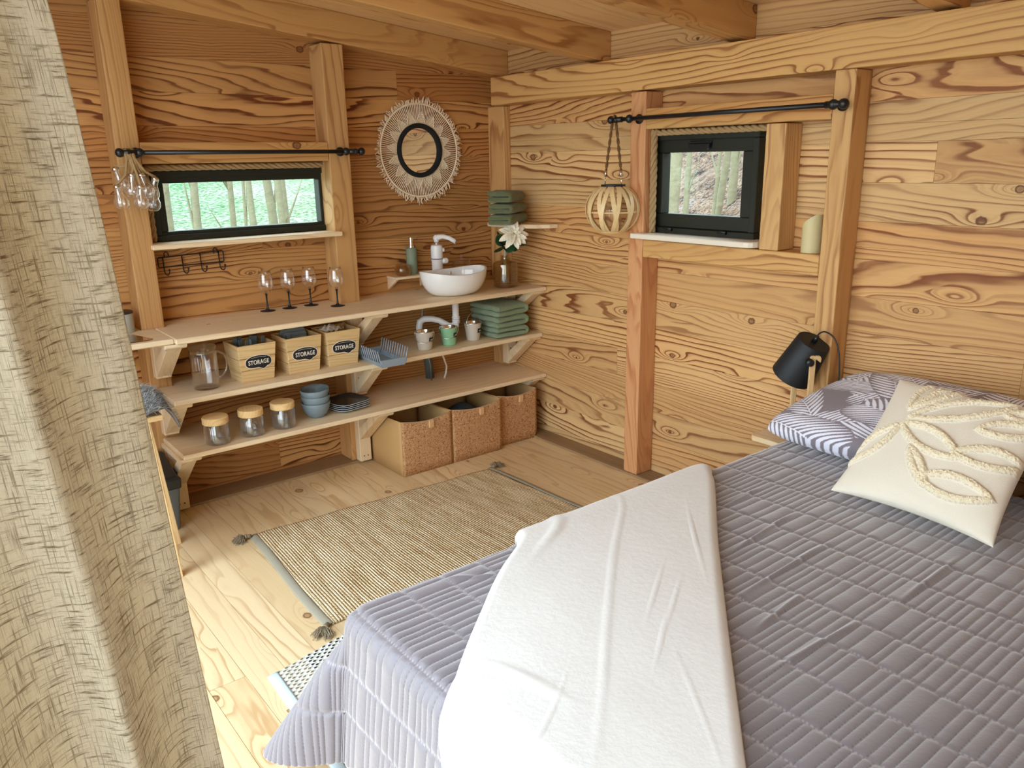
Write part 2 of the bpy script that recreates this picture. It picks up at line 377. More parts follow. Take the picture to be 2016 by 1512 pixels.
class MB:
    def __init__(self):
        self.v = []; self.f = []; self.gc = []; self.sd = []; self.sm = []; self.mi = []
        self.cur_mi = 0
    def add(self, verts, faces, gcf=None, seed=None, smooth=False):
        b = len(self.v)
        if seed is None: seed = newseed()
        for p in verts:
            self.v.append(tuple(p))
            self.gc.append(gcf(p) if gcf else tuple(p))
            self.sd.append(seed)
        for f in faces:
            self.f.append([b + i for i in f])
            self.sm.append(smooth)
            self.mi.append(self.cur_mi)
        return b
    def mark(self): return len(self.v)
    def xf(self, start, mat):
        for i in range(start, len(self.v)):
            self.v[i] = tuple(mat @ Vector(self.v[i]))
        return self
    @staticmethod
    def g(L):
        return {'x': (lambda p: (p[0], p[2], p[1])), 'y': (lambda p: (p[1], p[2], p[0])), 'z': (lambda p: (p[2], p[0], p[1])),
                'X': (lambda p: (p[0], p[1], p[2])), 'Y': (lambda p: (p[1], p[0], p[2]))}[L]
    def box(self, x0, x1, y0, y1, z0, z1, L='x', seed=None):
        v = [(x, y, z) for z in (z0, z1) for y in (y0, y1) for x in (x0, x1)]
        f = [(0, 2, 3, 1), (4, 5, 7, 6), (0, 1, 5, 4), (2, 6, 7, 3), (0, 4, 6, 2), (1, 3, 7, 5)]
        self.add(v, f, self.g(L), seed)
        return self
    def hexa(self, v, L='x', seed=None):
        f = [(0, 2, 3, 1), (4, 5, 7, 6), (0, 1, 5, 4), (2, 6, 7, 3), (0, 4, 6, 2), (1, 3, 7, 5)]
        self.add(v, f, self.g(L), seed)
        return self
    def prism(self, poly, axis, a, b, L='x', seed=None, smooth=False):
        """poly: CCW 2D points; extruded along axis from a to b"""
        def p3(p, t):
            if axis == 'x': return (t, p[0], p[1])
            if axis == 'y': return (p[0], t, p[1])
            return (p[0], p[1], t)
        n = len(poly)
        v = [p3(p, a) for p in poly] + [p3(p, b) for p in poly]
        f = [tuple(range(n)), tuple(range(2 * n - 1, n - 1, -1))]
        f += [(i, n + i, n + (i + 1) % n, (i + 1) % n) for i in range(n)]
        self.add(v, f, self.g(L), seed)
        return self
    def lathe(self, prof, c=(0, 0, 0), n=32, seed=None, sx=1.0, sy=1.0, gcf=None, rib=None, smooth=True):
        v = []; f = []
        m = len(prof)
        for i in range(n):
            a = 2 * PI * i / n
            for r, z in prof:
                rr = r * (1 + (rib * math.cos(a * n / 2) if rib else 0))
                v.append((c[0] + rr * math.cos(a) * sx, c[1] + rr * math.sin(a) * sy, c[2] + z))
        for i in range(n):
            j = (i + 1) % n
            for k in range(m - 1):
                f.append((i * m + k, j * m + k, j * m + k + 1, i * m + k + 1))
        self.add(v, f, gcf, seed, smooth)
        return self
    def tube(self, pts, r, n=8, closed=False, cap=True, seed=None, smooth=True):
        P = [Vector(p) for p in pts]
        R = r if isinstance(r, (list, tuple)) else [r] * len(P)
        N = len(P)
        v = []; f = []
        up = None
        for i in range(N):
            a = P[(i - 1) % N] if (closed or i > 0) else P[i]
            b = P[(i + 1) % N] if (closed or i < N - 1) else P[i]
            t = (b - a)
            if t.length < 1e-9: t = Vector((0, 0, 1))
            t.normalize()
            if up is None:
                up = Vector((0, 0, 1)) if abs(t.z) < 0.9 else Vector((1, 0, 0))
            s = t.cross(up)
            if s.length < 1e-6: s = t.orthogonal()
            s.normalize()
            up = s.cross(t).normalized()
            for k in range(n):
                q = 2 * PI * k / n
                v.append(P[i] + (s * math.cos(q) + up * math.sin(q)) * R[i])
        for i in range(N if closed else N - 1):
            j = (i + 1) % N
            for k in range(n):
                l = (k + 1) % n
                f.append((i * n + k, i * n + l, j * n + l, j * n + k))
        if cap and not closed:
            f.append(tuple(range(n - 1, -1, -1)))
            f.append(tuple((N - 1) * n + k for k in range(n)))
        self.add(v, f, None, seed, smooth)
        return self
    def ball(self, c, r, nu=12, nv=8, s=(1, 1, 1), seed=None):
        prof = [(max(r * math.sin(PI * k / nv), 1e-5), -r * math.cos(PI * k / nv)) for k in range(nv + 1)]
        st = self.mark()
        self.lathe(prof, (0, 0, 0), nu, seed)
        self.xf(st, Matrix.Translation(c) @ Matrix.Diagonal((s[0], s[1], s[2], 1)))
        return self
    def torus(self, c, R, r, axis='z', n=48, m=10, sx=1.0, sy=1.0):
        pts = []
        for i in range(n):
            a = 2 * PI * i / n
            u, w = R * math.cos(a) * sx, R * math.sin(a) * sy
            pts.append({'z': (c[0] + u, c[1] + w, c[2]), 'y': (c[0] + u, c[1], c[2] + w), 'x': (c[0], c[1] + u, c[2] + w)}[axis])
        return self.tube(pts, r, m, closed=True)
    def grid(self, fn, nu, nv, gcf=None, smooth=True, closed_u=False):
        v = [fn(i / nu, j / nv) for i in range(nu + (0 if closed_u else 1)) for j in range(nv + 1)]
        w = nv + 1
        cu = nu if closed_u else nu + 1
        f = []
        for i in range(nu):
            k = (i + 1) % cu
            for j in range(nv):
                f.append((i * w + j, k * w + j, k * w + j + 1, i * w + j + 1))
        self.add(v, f, gcf, None, smooth)
        return self
    def build(self, name, mats, parent=None, bevel=0, loc=None, rotz=0, recentre=True, uvw=None, solid=0, subsurf=0, segs=1, coll=True, sharp=None):
        V = self.v
        if parent is None and loc is None and recentre:
            xs = [p[0] for p in V]; ys = [p[1] for p in V]; zs = [p[2] for p in V]
            loc = ((min(xs) + max(xs)) / 2, (min(ys) + max(ys)) / 2, min(zs))
            V = [(p[0] - loc[0], p[1] - loc[1], p[2] - loc[2]) for p in V]
        me = bpy.data.meshes.new(name)
        me.from_pydata(V, [], self.f)
        me.polygons.foreach_set('use_smooth', self.sm)
        me.polygons.foreach_set('material_index', self.mi)
        a = me.attributes.new('gc', 'FLOAT_VECTOR', 'POINT')
        a.data.foreach_set('vector', [c for p in self.gc for c in p])
        a = me.attributes.new('sd', 'FLOAT', 'POINT')
        a.data.foreach_set('value', self.sd)
        if uvw:
            a = me.attributes.new('uvw', 'FLOAT_VECTOR', 'POINT')
            a.data.foreach_set('vector', [c for p in uvw for c in p])
        if not isinstance(mats, (list, tuple)): mats = [mats]
        for m in mats: me.materials.append(m)
        if sharp: me.set_sharp_from_angle(angle=math.radians(sharp))
        me.update()
        o = bpy.data.objects.new(name, me)
        scene.collection.objects.link(o)
        if parent is not None: o.parent = parent
        if loc is not None: o.location = loc
        o.rotation_euler = (0, 0, rotz)
        if bevel:
            b = o.modifiers.new('bevel', 'BEVEL'); b.width = bevel; b.segments = segs; b.limit_method = 'ANGLE'; b.angle_limit = math.radians(40)
        if solid:
            b = o.modifiers.new('solid', 'SOLIDIFY'); b.thickness = solid; b.offset = 0
        if subsurf:
            b = o.modifiers.new('sub', 'SUBSURF'); b.levels = subsurf; b.render_levels = subsurf
        return o

def npmesh(name, P, mat, uvw=None, col=None, parent=None, loc=None, recentre=True, flip=False, solid=0, wrap=False):
    """P: (nu,nv,3) numpy grid"""
    nu, nv = P.shape[:2]
    V = P.reshape(-1, 3).astype(np.float64)
    if parent is None and recentre:
        loc = ((V[:, 0].min() + V[:, 0].max()) / 2, (V[:, 1].min() + V[:, 1].max()) / 2, V[:, 2].min())
        V = V - np.array(loc)
    idx = np.arange(nu * nv).reshape(nu, nv)
    q = np.stack([idx[:-1, :-1], idx[1:, :-1], idx[1:, 1:], idx[:-1, 1:]], -1).reshape(-1, 4)
    if flip: q = q[:, ::-1]
    me = bpy.data.meshes.new(name)
    me.vertices.add(len(V)); me.vertices.foreach_set('co', V.ravel())
    me.loops.add(q.size); me.loops.foreach_set('vertex_index', q.ravel().astype(np.int32))
    me.polygons.add(len(q))
    me.polygons.foreach_set('loop_start', np.arange(0, q.size, 4, dtype=np.int32))
    me.polygons.foreach_set('loop_total', np.full(len(q), 4, dtype=np.int32))
    me.polygons.foreach_set('use_smooth', np.ones(len(q), dtype=bool))
    if uvw is not None:
        a = me.attributes.new('uvw', 'FLOAT_VECTOR', 'POINT'); a.data.foreach_set('vector', uvw.reshape(-1, 3).ravel())
    if col is not None:
        a = me.attributes.new('col', 'FLOAT_COLOR', 'POINT')
        c = np.concatenate([col.reshape(-1, 3), np.ones((nu * nv, 1))], 1)
        a.data.foreach_set('color', c.ravel())
    me.materials.append(mat)
    me.update(calc_edges=True)
    me.validate()
    o = bpy.data.objects.new(name, me)
    scene.collection.objects.link(o)
    if parent is not None: o.parent = parent
    if loc is not None: o.location = loc
    if solid:
        b = o.modifiers.new('solid', 'SOLIDIFY'); b.thickness = solid; b.offset = -1
    return o

def tag(o, label, cat, group=None, kind=None):
    if label: o['label'] = label
    if cat: o['category'] = cat
    if group: o['group'] = group
    if kind: o['kind'] = kind
    return o

def thing(name, label, cat, loc, rotz=0, group=None):
    o = bpy.data.objects.new(name, None)
    scene.collection.objects.link(o)
    o.empty_display_size = 0.05
    o.location = loc
    o.rotation_euler = (0, 0, rotz)
    return tag(o, label, cat, group)

def copy_tree(o, parent=None):
    c = o.copy()
    scene.collection.objects.link(c)
    c.parent = parent
    for ch in list(o.children):
        copy_tree(ch, c)
    return c

XB, YA = 2.985, 3.94      # the two board walls
XS, YS = 2.87, 3.80       # front faces of the studs on them
XN, YN = -0.16, -0.65     # near sides of the room
def roof(x): return 2.188 + (XB - x) * 0.1077   # underside of the ceiling boards

def setting(o, label=None, cat=None):
    o['kind'] = 'structure'
    if label: o['label'] = label
    if cat: o['category'] = cat
    return o

# ------------------------------------------------------------------ shell
def board_wall(name, mat, along, a0, a1, ztop, off, pitch, hole, z0=0.0):
    """boards stacked upwards, along x (back wall) or y (right wall), with a window hole (a0,a1,z0,z1)"""
    mb = MB()
    k = math.floor((z0 - off) / pitch)
    z = off + k * pitch
    def put(s0, s1, zz0, zz1, L, seed):
        zt0, zt1 = ztop(s0), ztop(s1)
        if zz0 >= max(zt0, zt1): return
        g = 0.0009
        e0, e1 = max(min(zz1 - g, zt0), zz0), max(min(zz1 - g, zt1), zz0)
        if along == 'x':
            v = [(s0, YA, zz0), (s1, YA, zz0), (s0, YA + 0.02, zz0), (s1, YA + 0.02, zz0), (s0, YA, e0), (s1, YA, e1), (s0, YA + 0.02, e0), (s1, YA + 0.02, e1)]
        else:
            v = [(XB, s0, zz0), (XB + 0.02, s0, zz0), (XB, s1, zz0), (XB + 0.02, s1, zz0), (XB, s0, e0), (XB + 0.02, s0, e0), (XB, s1, e1), (XB + 0.02, s1, e1)]
        mb.hexa(v, 'x' if along == 'x' else 'y', seed)
    zmax = max(ztop(a0), ztop(a1))
    while z < zmax:
        lo, hi = max(z, z0), z + pitch
        seed = newseed()
        # a butt joint somewhere on most boards
        j = a0 + (a1 - a0) * RND.uniform(0.2, 0.8)
        segs = [(a0, j - 0.0004, seed), (j + 0.0004, a1, newseed())] if RND.random() < 0.45 else [(a0, a1, seed)]
        cuts = sorted({lo, hi} | {c for c in (hole[2], hole[3]) if lo < c < hi})
        for c0, c1 in zip(cuts[:-1], cuts[1:]):
            for s0, s1, sd in segs:
                if c0 >= hole[2] - 1e-6 and c1 <= hole[3] + 1e-6:
                    if s0 < hole[0]: put(s0, min(s1, hole[0]), c0, c1, along, sd)
                    if s1 > hole[1]: put(max(s0, hole[1]), s1, c0, c1, along, sd)
                else:
                    # split in pieces so that a slanted top follows the roof
                    put(s0, s1, c0, c1, along, sd)
        z += pitch
    return mb

HA = (1.005, 1.885, 1.262, 1.578)    # window hole in the back wall (x0,x1,z0,z1)
HB = (2.08, 2.69, 1.250, 1.700)      # window hole in the right wall (y0,y1,z0,z1)
mb = MB()
# back wall boards: split along x so that the slanted top edge is followed
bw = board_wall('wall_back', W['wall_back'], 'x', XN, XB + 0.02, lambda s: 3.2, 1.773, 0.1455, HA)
def clip_top(m, f):
    for i, p in enumerate(m.v):
        if p[2] > f(p): m.v[i] = (p[0], p[1], f(p))
    return m
clip_top(bw, lambda p: roof(p[0]) + 0.03)
# outer skin
def skin(m, along, a0, a1, h, t0, t1, ztop):
    for s0, s1, z0, z1 in ((a0, h[0], 0, 4), (h[1], a1, 0, 4), (h[0], h[1], 0, h[2]), (h[0], h[1], h[3], 4)):
        q = []
        for zz in (0, 1):
            for t in ((t0, t1) if along == 'x' else (0, 1)):
                for s in ((s0, s1) if along == 'x' else (0, 1)):
                    pass
        if along == 'x':
            e0, e1 = min(z1, ztop(s0)), min(z1, ztop(s1))
            v = [(s0, t0, z0), (s1, t0, z0), (s0, t1, z0), (s1, t1, z0), (s0, t0, e0), (s1, t0, e1), (s0, t1, e0), (s1, t1, e1)]
        else:
            e = min(z1, ztop(0))
            v = [(t0, s0, z0), (t1, s0, z0), (t0, s1, z0), (t1, s1, z0), (t0, s0, e), (t1, s0, e), (t0, s1, e), (t1, s1, e)]
        m.hexa(v, along)
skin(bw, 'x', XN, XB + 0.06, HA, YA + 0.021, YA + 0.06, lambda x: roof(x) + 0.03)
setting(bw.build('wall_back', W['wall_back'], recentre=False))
rw = board_wall('wall_right', W['wall'], 'y', YN, YA, lambda s: 2.215, 1.492, 0.1445, HB)
skin(rw, 'y', YN, YA + 0.06, HB, XB + 0.021, XB + 0.06, lambda y: 2.2)
setting(rw.build('wall_right', W['wall'], recentre=False))
# near wall behind the camera
nw = board_wall('wall_near', W['wall'], 'x', XN, XB + 0.02, lambda s: 3.2, 1.773, 0.1455, (0, 0, 0, 0))
for i, p in enumerate(nw.v): nw.v[i] = (p[0], YN - (p[1] - YA), min(p[2], roof(p[0]) + 0.03))
for i, f in enumerate(nw.f): nw.f[i] = f[::-1]
nw.box(XN, XB + 0.06, YN - 0.06, YN - 0.021, 0, 2.2)
setting(nw.build('wall_near', W['wall'], recentre=False))
# side of the large glazed opening (behind the curtain)
mb = MB()
mb.box(XN - 0.10, XN - 0.0, YA - 0.75, YA + 0.06, 0, 2.52, 'z')
mb.box(XN - 0.10, XN - 0.0, YN - 0.06, YN + 0.10, 0, 2.52, 'z')
mb.box(XN - 0.10, XN - 0.0, YN + 0.10, YA - 0.75, 2.36, 2.52, 'y')
setting(mb.build('wall_left', W['wall'], recentre=False))

mb = MB()
x = XN - 0.1
while x < XB + 0.02:
    x1 = min(x + 0.118, XB + 0.05)
    yy = YN - 0.06
    while yy < YA + 0.06:
        y1 = min(yy + RND.uniform(1.1, 3.2), YA + 0.06)
        mb.box(x, x1 - 0.0016, yy, y1 - 0.0016, -0.025, 0.0, 'Y')
        yy = y1
    x = x1
mb.box(XN - 0.1, XB + 0.06, YN - 0.06, YA + 0.06, -0.06, -0.0255, 'Y')
setting(mb.build('floor', W['floor'], recentre=False))

mb = MB()
y = YN - 0.1
while y < YA + 0.06:
    y1 = min(y + 0.135, YA + 0.06)
    xa, xb = XN - 0.25, XB + 0.06
    v = [(xa, y, roof(xa)), (xb, y, roof(xb)), (xa, y1 - .002, roof(xa)), (xb, y1 - .002, roof(xb)),
         (xa, y, roof(xa) + .03), (xb, y, roof(xb) + .03), (xa, y1 - .002, roof(xa) + .03), (xb, y1 - .002, roof(xb) + .03)]
    mb.hexa(v, 'X')
    y = y1
xa, xb, y, y1 = XN - 0.25, XB + 0.08, YN - 0.1, YA + 0.08
mb.hexa([(xa, y, roof(xa) + .031), (xb, y, roof(xb) + .031), (xa, y1, roof(xa) + .031), (xb, y1, roof(xb) + .031),
         (xa, y, roof(xa) + .07), (xb, y, roof(xb) + .07), (xa, y1, roof(xa) + .07), (xb, y1, roof(xb) + .07)], 'X')
setting(mb.build('ceiling', W['ceiling'], recentre=False))

# sole plates
setting(MB().box(XN, XB, 3.782, YA, 0, 0.012, 'X').build('baseboard_back', W['plate'], bevel=0.002), 'weathered brown sole plate along the foot of the back wall', 'sole plate')
setting(MB().box(XS - 0.005, XB, YN, 3.782, 0, 0.012, 'Y').build('baseboard_right', W['plate'], bevel=0.002), 'weathered brown sole plate along the foot of the right wall', 'sole plate')

_tn = [0]
def trim(mb, label, cat, mat=None, bevel=0.005):
    _tn[0] += 1
    return setting(mb.build('trim_%d' % _tn[0], mat or W['stud'], bevel=bevel, segs=2), label, cat)

# studs of the back wall, cut under the sloping top beam
trim(MB().box(0.863, 0.962, YS, YA, 0.012, roof(0.9) - 0.15, 'z'), 'wooden post left of the wide window, bulb cluster in front of it', 'post')
trim(MB().box(1.843, 1.958, YS, YA, 0.012, roof(1.9) - 0.15, 'z'), 'wooden post right of the wide window', 'post')
trim(MB().box(2.936, XB, 3.790, YS + 0.14, 0.012, 1.893, 'z'), 'wooden corner post beside the folded olive towels', 'post')
# right wall studs
trim(MB().box(XS, XB, 2.640, 2.733, 0.012, 1.888, 'z'), 'full-height wooden post left of the square window', 'post', wood('larch_red_stud', rgb(214, 160, 112), rgb(204, 146, 98), rgb(170, 100, 60), 1.3, 0.8, 0.1))
trim(MB().box(XS, XB, 1.630, 1.713, 0.012, 1.893, 'z'), 'thick wooden post right of the ivory candle, behind the bedside lamp', 'post')
trim(MB().box(XS, XB, 0.40, 0.49, 0.012, 1.893, 'z'), None, 'post')
trim(MB().box(XS, XB, 1.902, 1.993, 1.221, 1.718, 'z'), 'short wooden post right of the square window', 'post')
trim(MB().box(XS, XB, 1.714, 2.639, 1.722, 1.812, 'y'), 'horizontal wooden rail above the square window', 'rail', W['beam'])
trim(MB().box(XS, XB, 1.714, 2.639, 1.137, 1.220, 'y'), 'horizontal wooden rail under the square window, carrying the candle', 'rail', W['beam'])
trim(MB().box(0.963, 1.842, YS, YA, 1.608, 1.698, 'x'), 'horizontal wooden rail above the wide window', 'rail', W['beam'])
# beam on top of the right wall
trim(MB().box(XS - 0.003, XB, YN, 3.815, 1.894, 2.042, 'y'), 'long horizontal beam along the top of the right wall', 'beam', W['beam'])
# rafters: follow the roof slope, run along x
def rafter(y0, y1, label, h=0.142, xe=XB):
    xa = XN - 0.2
    v = [(xa, y0, roof(xa) - h), (xe, y0, roof(xe) - h), (xa, y1, roof(xa) - h), (xe, y1, roof(xe) - h),
         (xa, y0, roof(xa)), (xe, y0, roof(xe)), (xa, y1, roof(xa)), (xe, y1, roof(xe))]
    m = MB()
    sd = newseed()
    m.add(v, [(0, 2, 3, 1), (4, 5, 7, 6), (0, 1, 5, 4), (2, 6, 7, 3), (0, 4, 6, 2), (1, 3, 7, 5)], lambda p: (p[0], p[2] - roof(p[0]), p[1]), sd)
    return trim(m, label, 'beam', W['beam'])
rafter(YS, YA, 'sloping top beam lying against the back wall')
rafter(2.984, 3.075, 'sloping ceiling beam nearest the back wall beam')
rafter(2.150, 2.245, 'sloping ceiling beam over the square window, second out from the back wall')
rafter(1.315, 1.405, 'sloping ceiling beam whose end just shows at the top right edge')
rafter(0.48, 0.57, None)

# ------------------------------------------------------------------ windows
def rope_path(pts, r, twist=60, ply=3, n=6):
    """twisted rope as ply strands round a polyline"""
    P = []
    for a, b in zip(pts[:-1], pts[1:]):
        a, b = Vector(a), Vector(b)
        k = max(2, int((b - a).length / 0.004))
        for i in range(k): P.append(a.lerp(b, i / k))
    P.append(Vector(pts[-1]))
    m = MB()
    L = 0.0
    ang = [0.0]
    for i in range(1, len(P)):
        L += (P[i] - P[i - 1]).length
        ang.append(L * twist)
    for s in range(ply):
        Q = []
        for i, p in enumerate(P):
            t = (P[min(i + 1, len(P) - 1)] - P[max(i - 1, 0)]).normalized()
            u = t.cross(Vector((0.3, 0.5, 0.81))).normalized()
            w = t.cross(u)
            a = ang[i] + 2 * PI * s / ply
            Q.append(p + (u * math.cos(a) + w * math.sin(a)) * r * 0.55)
        m.tube(Q, r * 0.62, n)
    return m

def frame_ring(mb, axis, a0, a1, z0, z1, w, d0, d1):
    for s0, s1, q0, q1 in ((a0, a1, z0, z0 + w), (a0, a1, z1 - w, z1), (a0, a0 + w, z0 + w, z1 - w), (a1 - w, a1, z0 + w, z1 - w)):
        if axis == 'x': mb.box(s0, s1, d0, d1, q0, q1)
        else: mb.box(d0, d1, s0, s1, q0, q1)
    return mb

w1 = thing('window_1', 'wide low window with black frame over the counter', 'window', (1.445, YA, 1.26))
w1['kind'] = 'structure'
def local(mb, o):
    l = o.location
    for i, p in enumerate(mb.v): mb.v[i] = (p[0] - l.x, p[1] - l.y, p[2] - l.z)
    return mb
local(frame_ring(MB(), 'x', 1.006, 1.884, 1.263, 1.577, 0.028, 3.900, 3.995), w1).build('window_frame', M['frame_black'], w1, bevel=0.003)
sash = local(frame_ring(MB(), 'x', 1.030, 1.862, 1.270, 1.558, 0.036, 3.912, 3.97), w1).build('sash', M['frame_black'], w1, bevel=0.003)
local(MB().box(1.06, 1.83, 3.945, 3.951, 1.30, 1.53), w1).build('glass_pane', M['pane'], sash)
local(MB().box(0.950, 1.868, 3.765, 3.99, 1.240, 1.262), w1).build('window_sill', W['pine'], w1, bevel=0.003)
local(rope_path([(0.990, 3.885, 1.268), (0.990, 3.885, 1.590), (1.870, 3.885, 1.590), (1.870, 3.885, 1.268)], 0.013), w1).build('rope_trim', M['rope'], w1)

w2 = thing('window_2', 'small square window with black hopper sash in the right wall', 'window', (XB, 2.38, 1.25))
w2['kind'] = 'structure'
local(frame_ring(MB(), 'y', 2.070, 2.690, 1.247, 1.700, 0.030, 2.94, 3.04), w2).build('window_frame', M['frame_black'], w2, bevel=0.003)
sash = local(frame_ring(MB(), 'y', 2.096, 2.664, 1.278, 1.678, 0.062, 2.955, 3.01), w2).build('sash', M['frame_black'], w2, bevel=0.003)
hd = MB()
hd.box(2.945, 2.955, 2.32, 2.44, 1.652, 1.664)
hd.prism([(2.325, 1.632), (2.335, 1.625), (2.425, 1.625), (2.435, 1.632), (2.44, 1.652), (2.32, 1.652)], 'x', 2.93, 2.955)
local(hd, w2).build('handle', M['black'], sash, bevel=0.002)
for yy in (2.23, 2.54):
    h = MB(); h.tube([(2.935, yy - 0.022, 1.272), (2.935, yy + 0.022, 1.272)], 0.007, 8); h.box(2.93, 2.955, yy - 0.02, yy + 0.02, 1.262, 1.270)
    local(h, w2).build('hinge', M['black'], w2)
local(MB().box(2.985, 2.991, 2.15, 2.61, 1.33, 1.62), w2).build('glass_pane', M['pane'], sash)
sl = MB()
sl.prism([(2.97, 1.998), (2.97, 2.685), (2.83, 2.685), (2.83, 2.04), (2.835, 2.02), (2.848, 2.005), (2.87, 1.998)], 'z', 1.226, 1.250, 'Y')
local(sl, w2).build('window_sill', plain('white_sill_paint', rgb(232, 222, 204), 0.4), w2, bevel=0.003)
local(rope_path([(2.915, 2.622, 1.252), (2.915, 2.624, 1.72)], 0.015), w2).build('rope_trim', M['rope'], w2)
local(rope_path([(2.925, 2.665, 1.706), (2.925, 2.01, 1.706)], 0.013), w2).build('rope_trim', M['rope'], w2)

# ------------------------------------------------------------------ outside
def hill(name, mat, x0, x1, y0, y1, fn, label, n=40):
    m = MB()
    m.grid(lambda u, v: (x0 + (x1 - x0) * u, y0 + (y1 - y0) * v, fn(x0 + (x1 - x0) * u, y0 + (y1 - y0) * v)), n, n)
    o = m.build(name, mat, recentre=False)
    return setting(o, label, 'ground')
hill('meadow', M['meadow'], -30, 30, 4.3, 60, lambda x, y: -0.5 + max(0, y - 9) * 0.085 + 0.25 * math.sin(x * 0.35) * math.sin(y * 0.22), 'bright green meadow slope seen through the wide window')
def bank(u, v):
    y = -20 + 60 * v
    x = max(4.0, 0.55 * y + 2.0) + 26 * u ** 1.5
    return (x, y, -0.45 + 26 * u ** 1.5 * 0.55 + 0.08 * math.sin(y * 1.3 + x * 2))
_m = MB(); _m.grid(bank, 60, 80)
setting(_m.build('leaf_slope', M['leaves'], recentre=False), 'leaf-covered bank seen through the square window', 'ground')
hill('front_yard', plain('pale_gravel', rgb(186, 184, 176), 0.95, nscale=20, var=0.2), -30, XN - 0.12, -20, 4.3, lambda x, y: -0.20, None, 4)

def tree(name, x, y, z, h, r, lean, label, branches=3, seed=1, spread=(0.5, 0.08)):
    R = random.Random(seed)
    m = MB()
    pts = []; rad = []
    n = 10
    for i in range(n + 1):
        t = i / n
        pts.append((x + lean[0] * t * h + 0.05 * math.sin(t * 6 + seed), y + lean[1] * t * h + 0.05 * math.cos(t * 5 + seed), z + h * t))
        rad.append(r * (1 - 0.72 * t))
    m.tube(pts, rad, 10)
    for b in range(branches):
        i = R.randint(2, n - 2)
        p = Vector(pts[i]); d = Vector((R.uniform(-1, 1) * spread[0], R.uniform(-1, 1) * spread[1], R.uniform(0.5, 1.2))).normalized()
        L = h * 0.14 * R.uniform(0.6, 1.2)
        q = [p + d * L * t + Vector((0, 0, 0.12 * L * t * t)) for t in (0, .33, .66, 1)]
        m.tube(q, [r * .4, r * .28, r * .18, r * .07], 6)
    return tag(m.build(name, M['bark']), label, 'tree', 'trees outside the windows')
TA = [(2.44, 9.0, -0.5, 0.10, (0.02, 0), 'leftmost tree trunk seen through the wide window'),
      (2.86, 9.2, -0.5, 0.055, (0.0, 0), 'second tree trunk from left in the wide window'),
      (3.20, 9.0, -0.5, 0.040, (-0.03, 0), 'slim leaning sapling left of the middle of the wide window'),
      (3.28, 9.1, -0.5, 0.022, (0.01, 0), 'thinnest sapling in the middle of the wide window'),
      (3.63, 9.0, -0.5, 0.060, (-0.06, 0.0), 'left stem of the thick forked tree in the wide window'),
      (3.68, 9.0, -0.5, 0.050, (0.015, 0.0), 'right stem of the thick forked tree in the wide window'),
      (4.02, 9.6, -0.4, 0.045, (0.01, 0.0), 'rightmost trunk seen through the wide window'),
      (4.9, 13.0, -0.2, 0.06, (-0.01, 0.0), 'far thin trunk between the forked tree and the rightmost trunk')]
for i, (a, b, c, r, l, lab) in enumerate(TA):
    k = 1 + 0.07 * (i - 2) if i != 4 else 1.32       # each a little deeper into the wood
    tree('tree', a * k, b * k, c, 6, r * k, l, lab, 9, i + 3)
TB = [(6.0, 5.14, -0.45, 0.10, (0, -0.01), 'pale trunk at the left edge of the square window view'),
      (6.0, 4.93, 0.0, 0.035, (0, 0.03), 'thin trunk left of centre in the square window view'),
      (6.2, 4.83, 0.3, 0.020, (0, -0.02), 'thin upright sapling in the centre of the square window view'),
      (6.0, 4.78, 0.0, 0.042, (0, -0.16), 'slanting trunk right of centre in the square window view'),
      (6.0, 4.58, 0.0, 0.050, (0, -0.10), 'grey leaning trunk at the right edge of the square window view')]
for i, (a, b, c, r, l, lab) in enumerate(TB):
    k = 1 + 0.09 * i
    tree('tree', a * k, b * k, c, 4, r * k, l, lab, 3, i + 23, (0.08, 0.5))

# ------------------------------------------------------------------ shelving
def rounded(poly_pts, r=0):
    return poly_pts
def shelf_board(name, x0, x1, yf, z1, th, notches, label, yb=YA - 0.001, cut=None):
    pts = [(x0, yf), (x1, yf), (x1, yb if not cut else 3.789)]
    if cut: pts += [(2.935, 3.789), (2.935, yb)]
    for a, b in reversed(notches):
        pts += [(b + 0.001, yb), (b + 0.001, YS - 0.001), (a - 0.001, YS - 0.001), (a - 0.001, yb)] if a > x0 else [(b + 0.001, yb), (b + 0.001, YS - 0.001)]
    if not notches or notches[0][0] > x0: pts.append((x0, yb))
    else: pts.append((x0, YS - 0.001))
    m = MB().prism(pts, 'z', z1 - th, z1, 'X')
    return tag(m.build(name, W['pine'], bevel=0.004), label, 'shelf')
shelf_board('counter_board', 0.917, 2.983, 3.476, 0.890, 0.024, [(0.863, 0.962), (1.843, 1.958)], 'long pale pine counter board carrying the wash basin and wine glasses', cut=True)
o = MB().prism([(0.05, 3.500), (0.915, 3.500), (0.915, YS - 0.002), (0.86, YS - 0.002), (0.86, YA - 0.001), (0.05, YA - 0.001)], 'z', 0.866, 0.890, 'X').build('counter_board', W['pine'], bevel=0.004)
tag(o, 'short pine counter board at the left end, partly behind the curtain', 'shelf')
shelf_board('shelf_board', 0.885, 2.983, 3.512, 0.613, 0.024, [(0.863, 0.962), (1.843, 1.958)], 'middle pine shelf board carrying storage crates, buckets and towels', cut=True)
shelf_board('shelf_board', 0.885, 2.983, 3.479, 0.371, 0.022, [(0.863, 0.962), (1.843, 1.958)], 'lowest pine shelf board carrying jars, bowls and plates', cut=True)

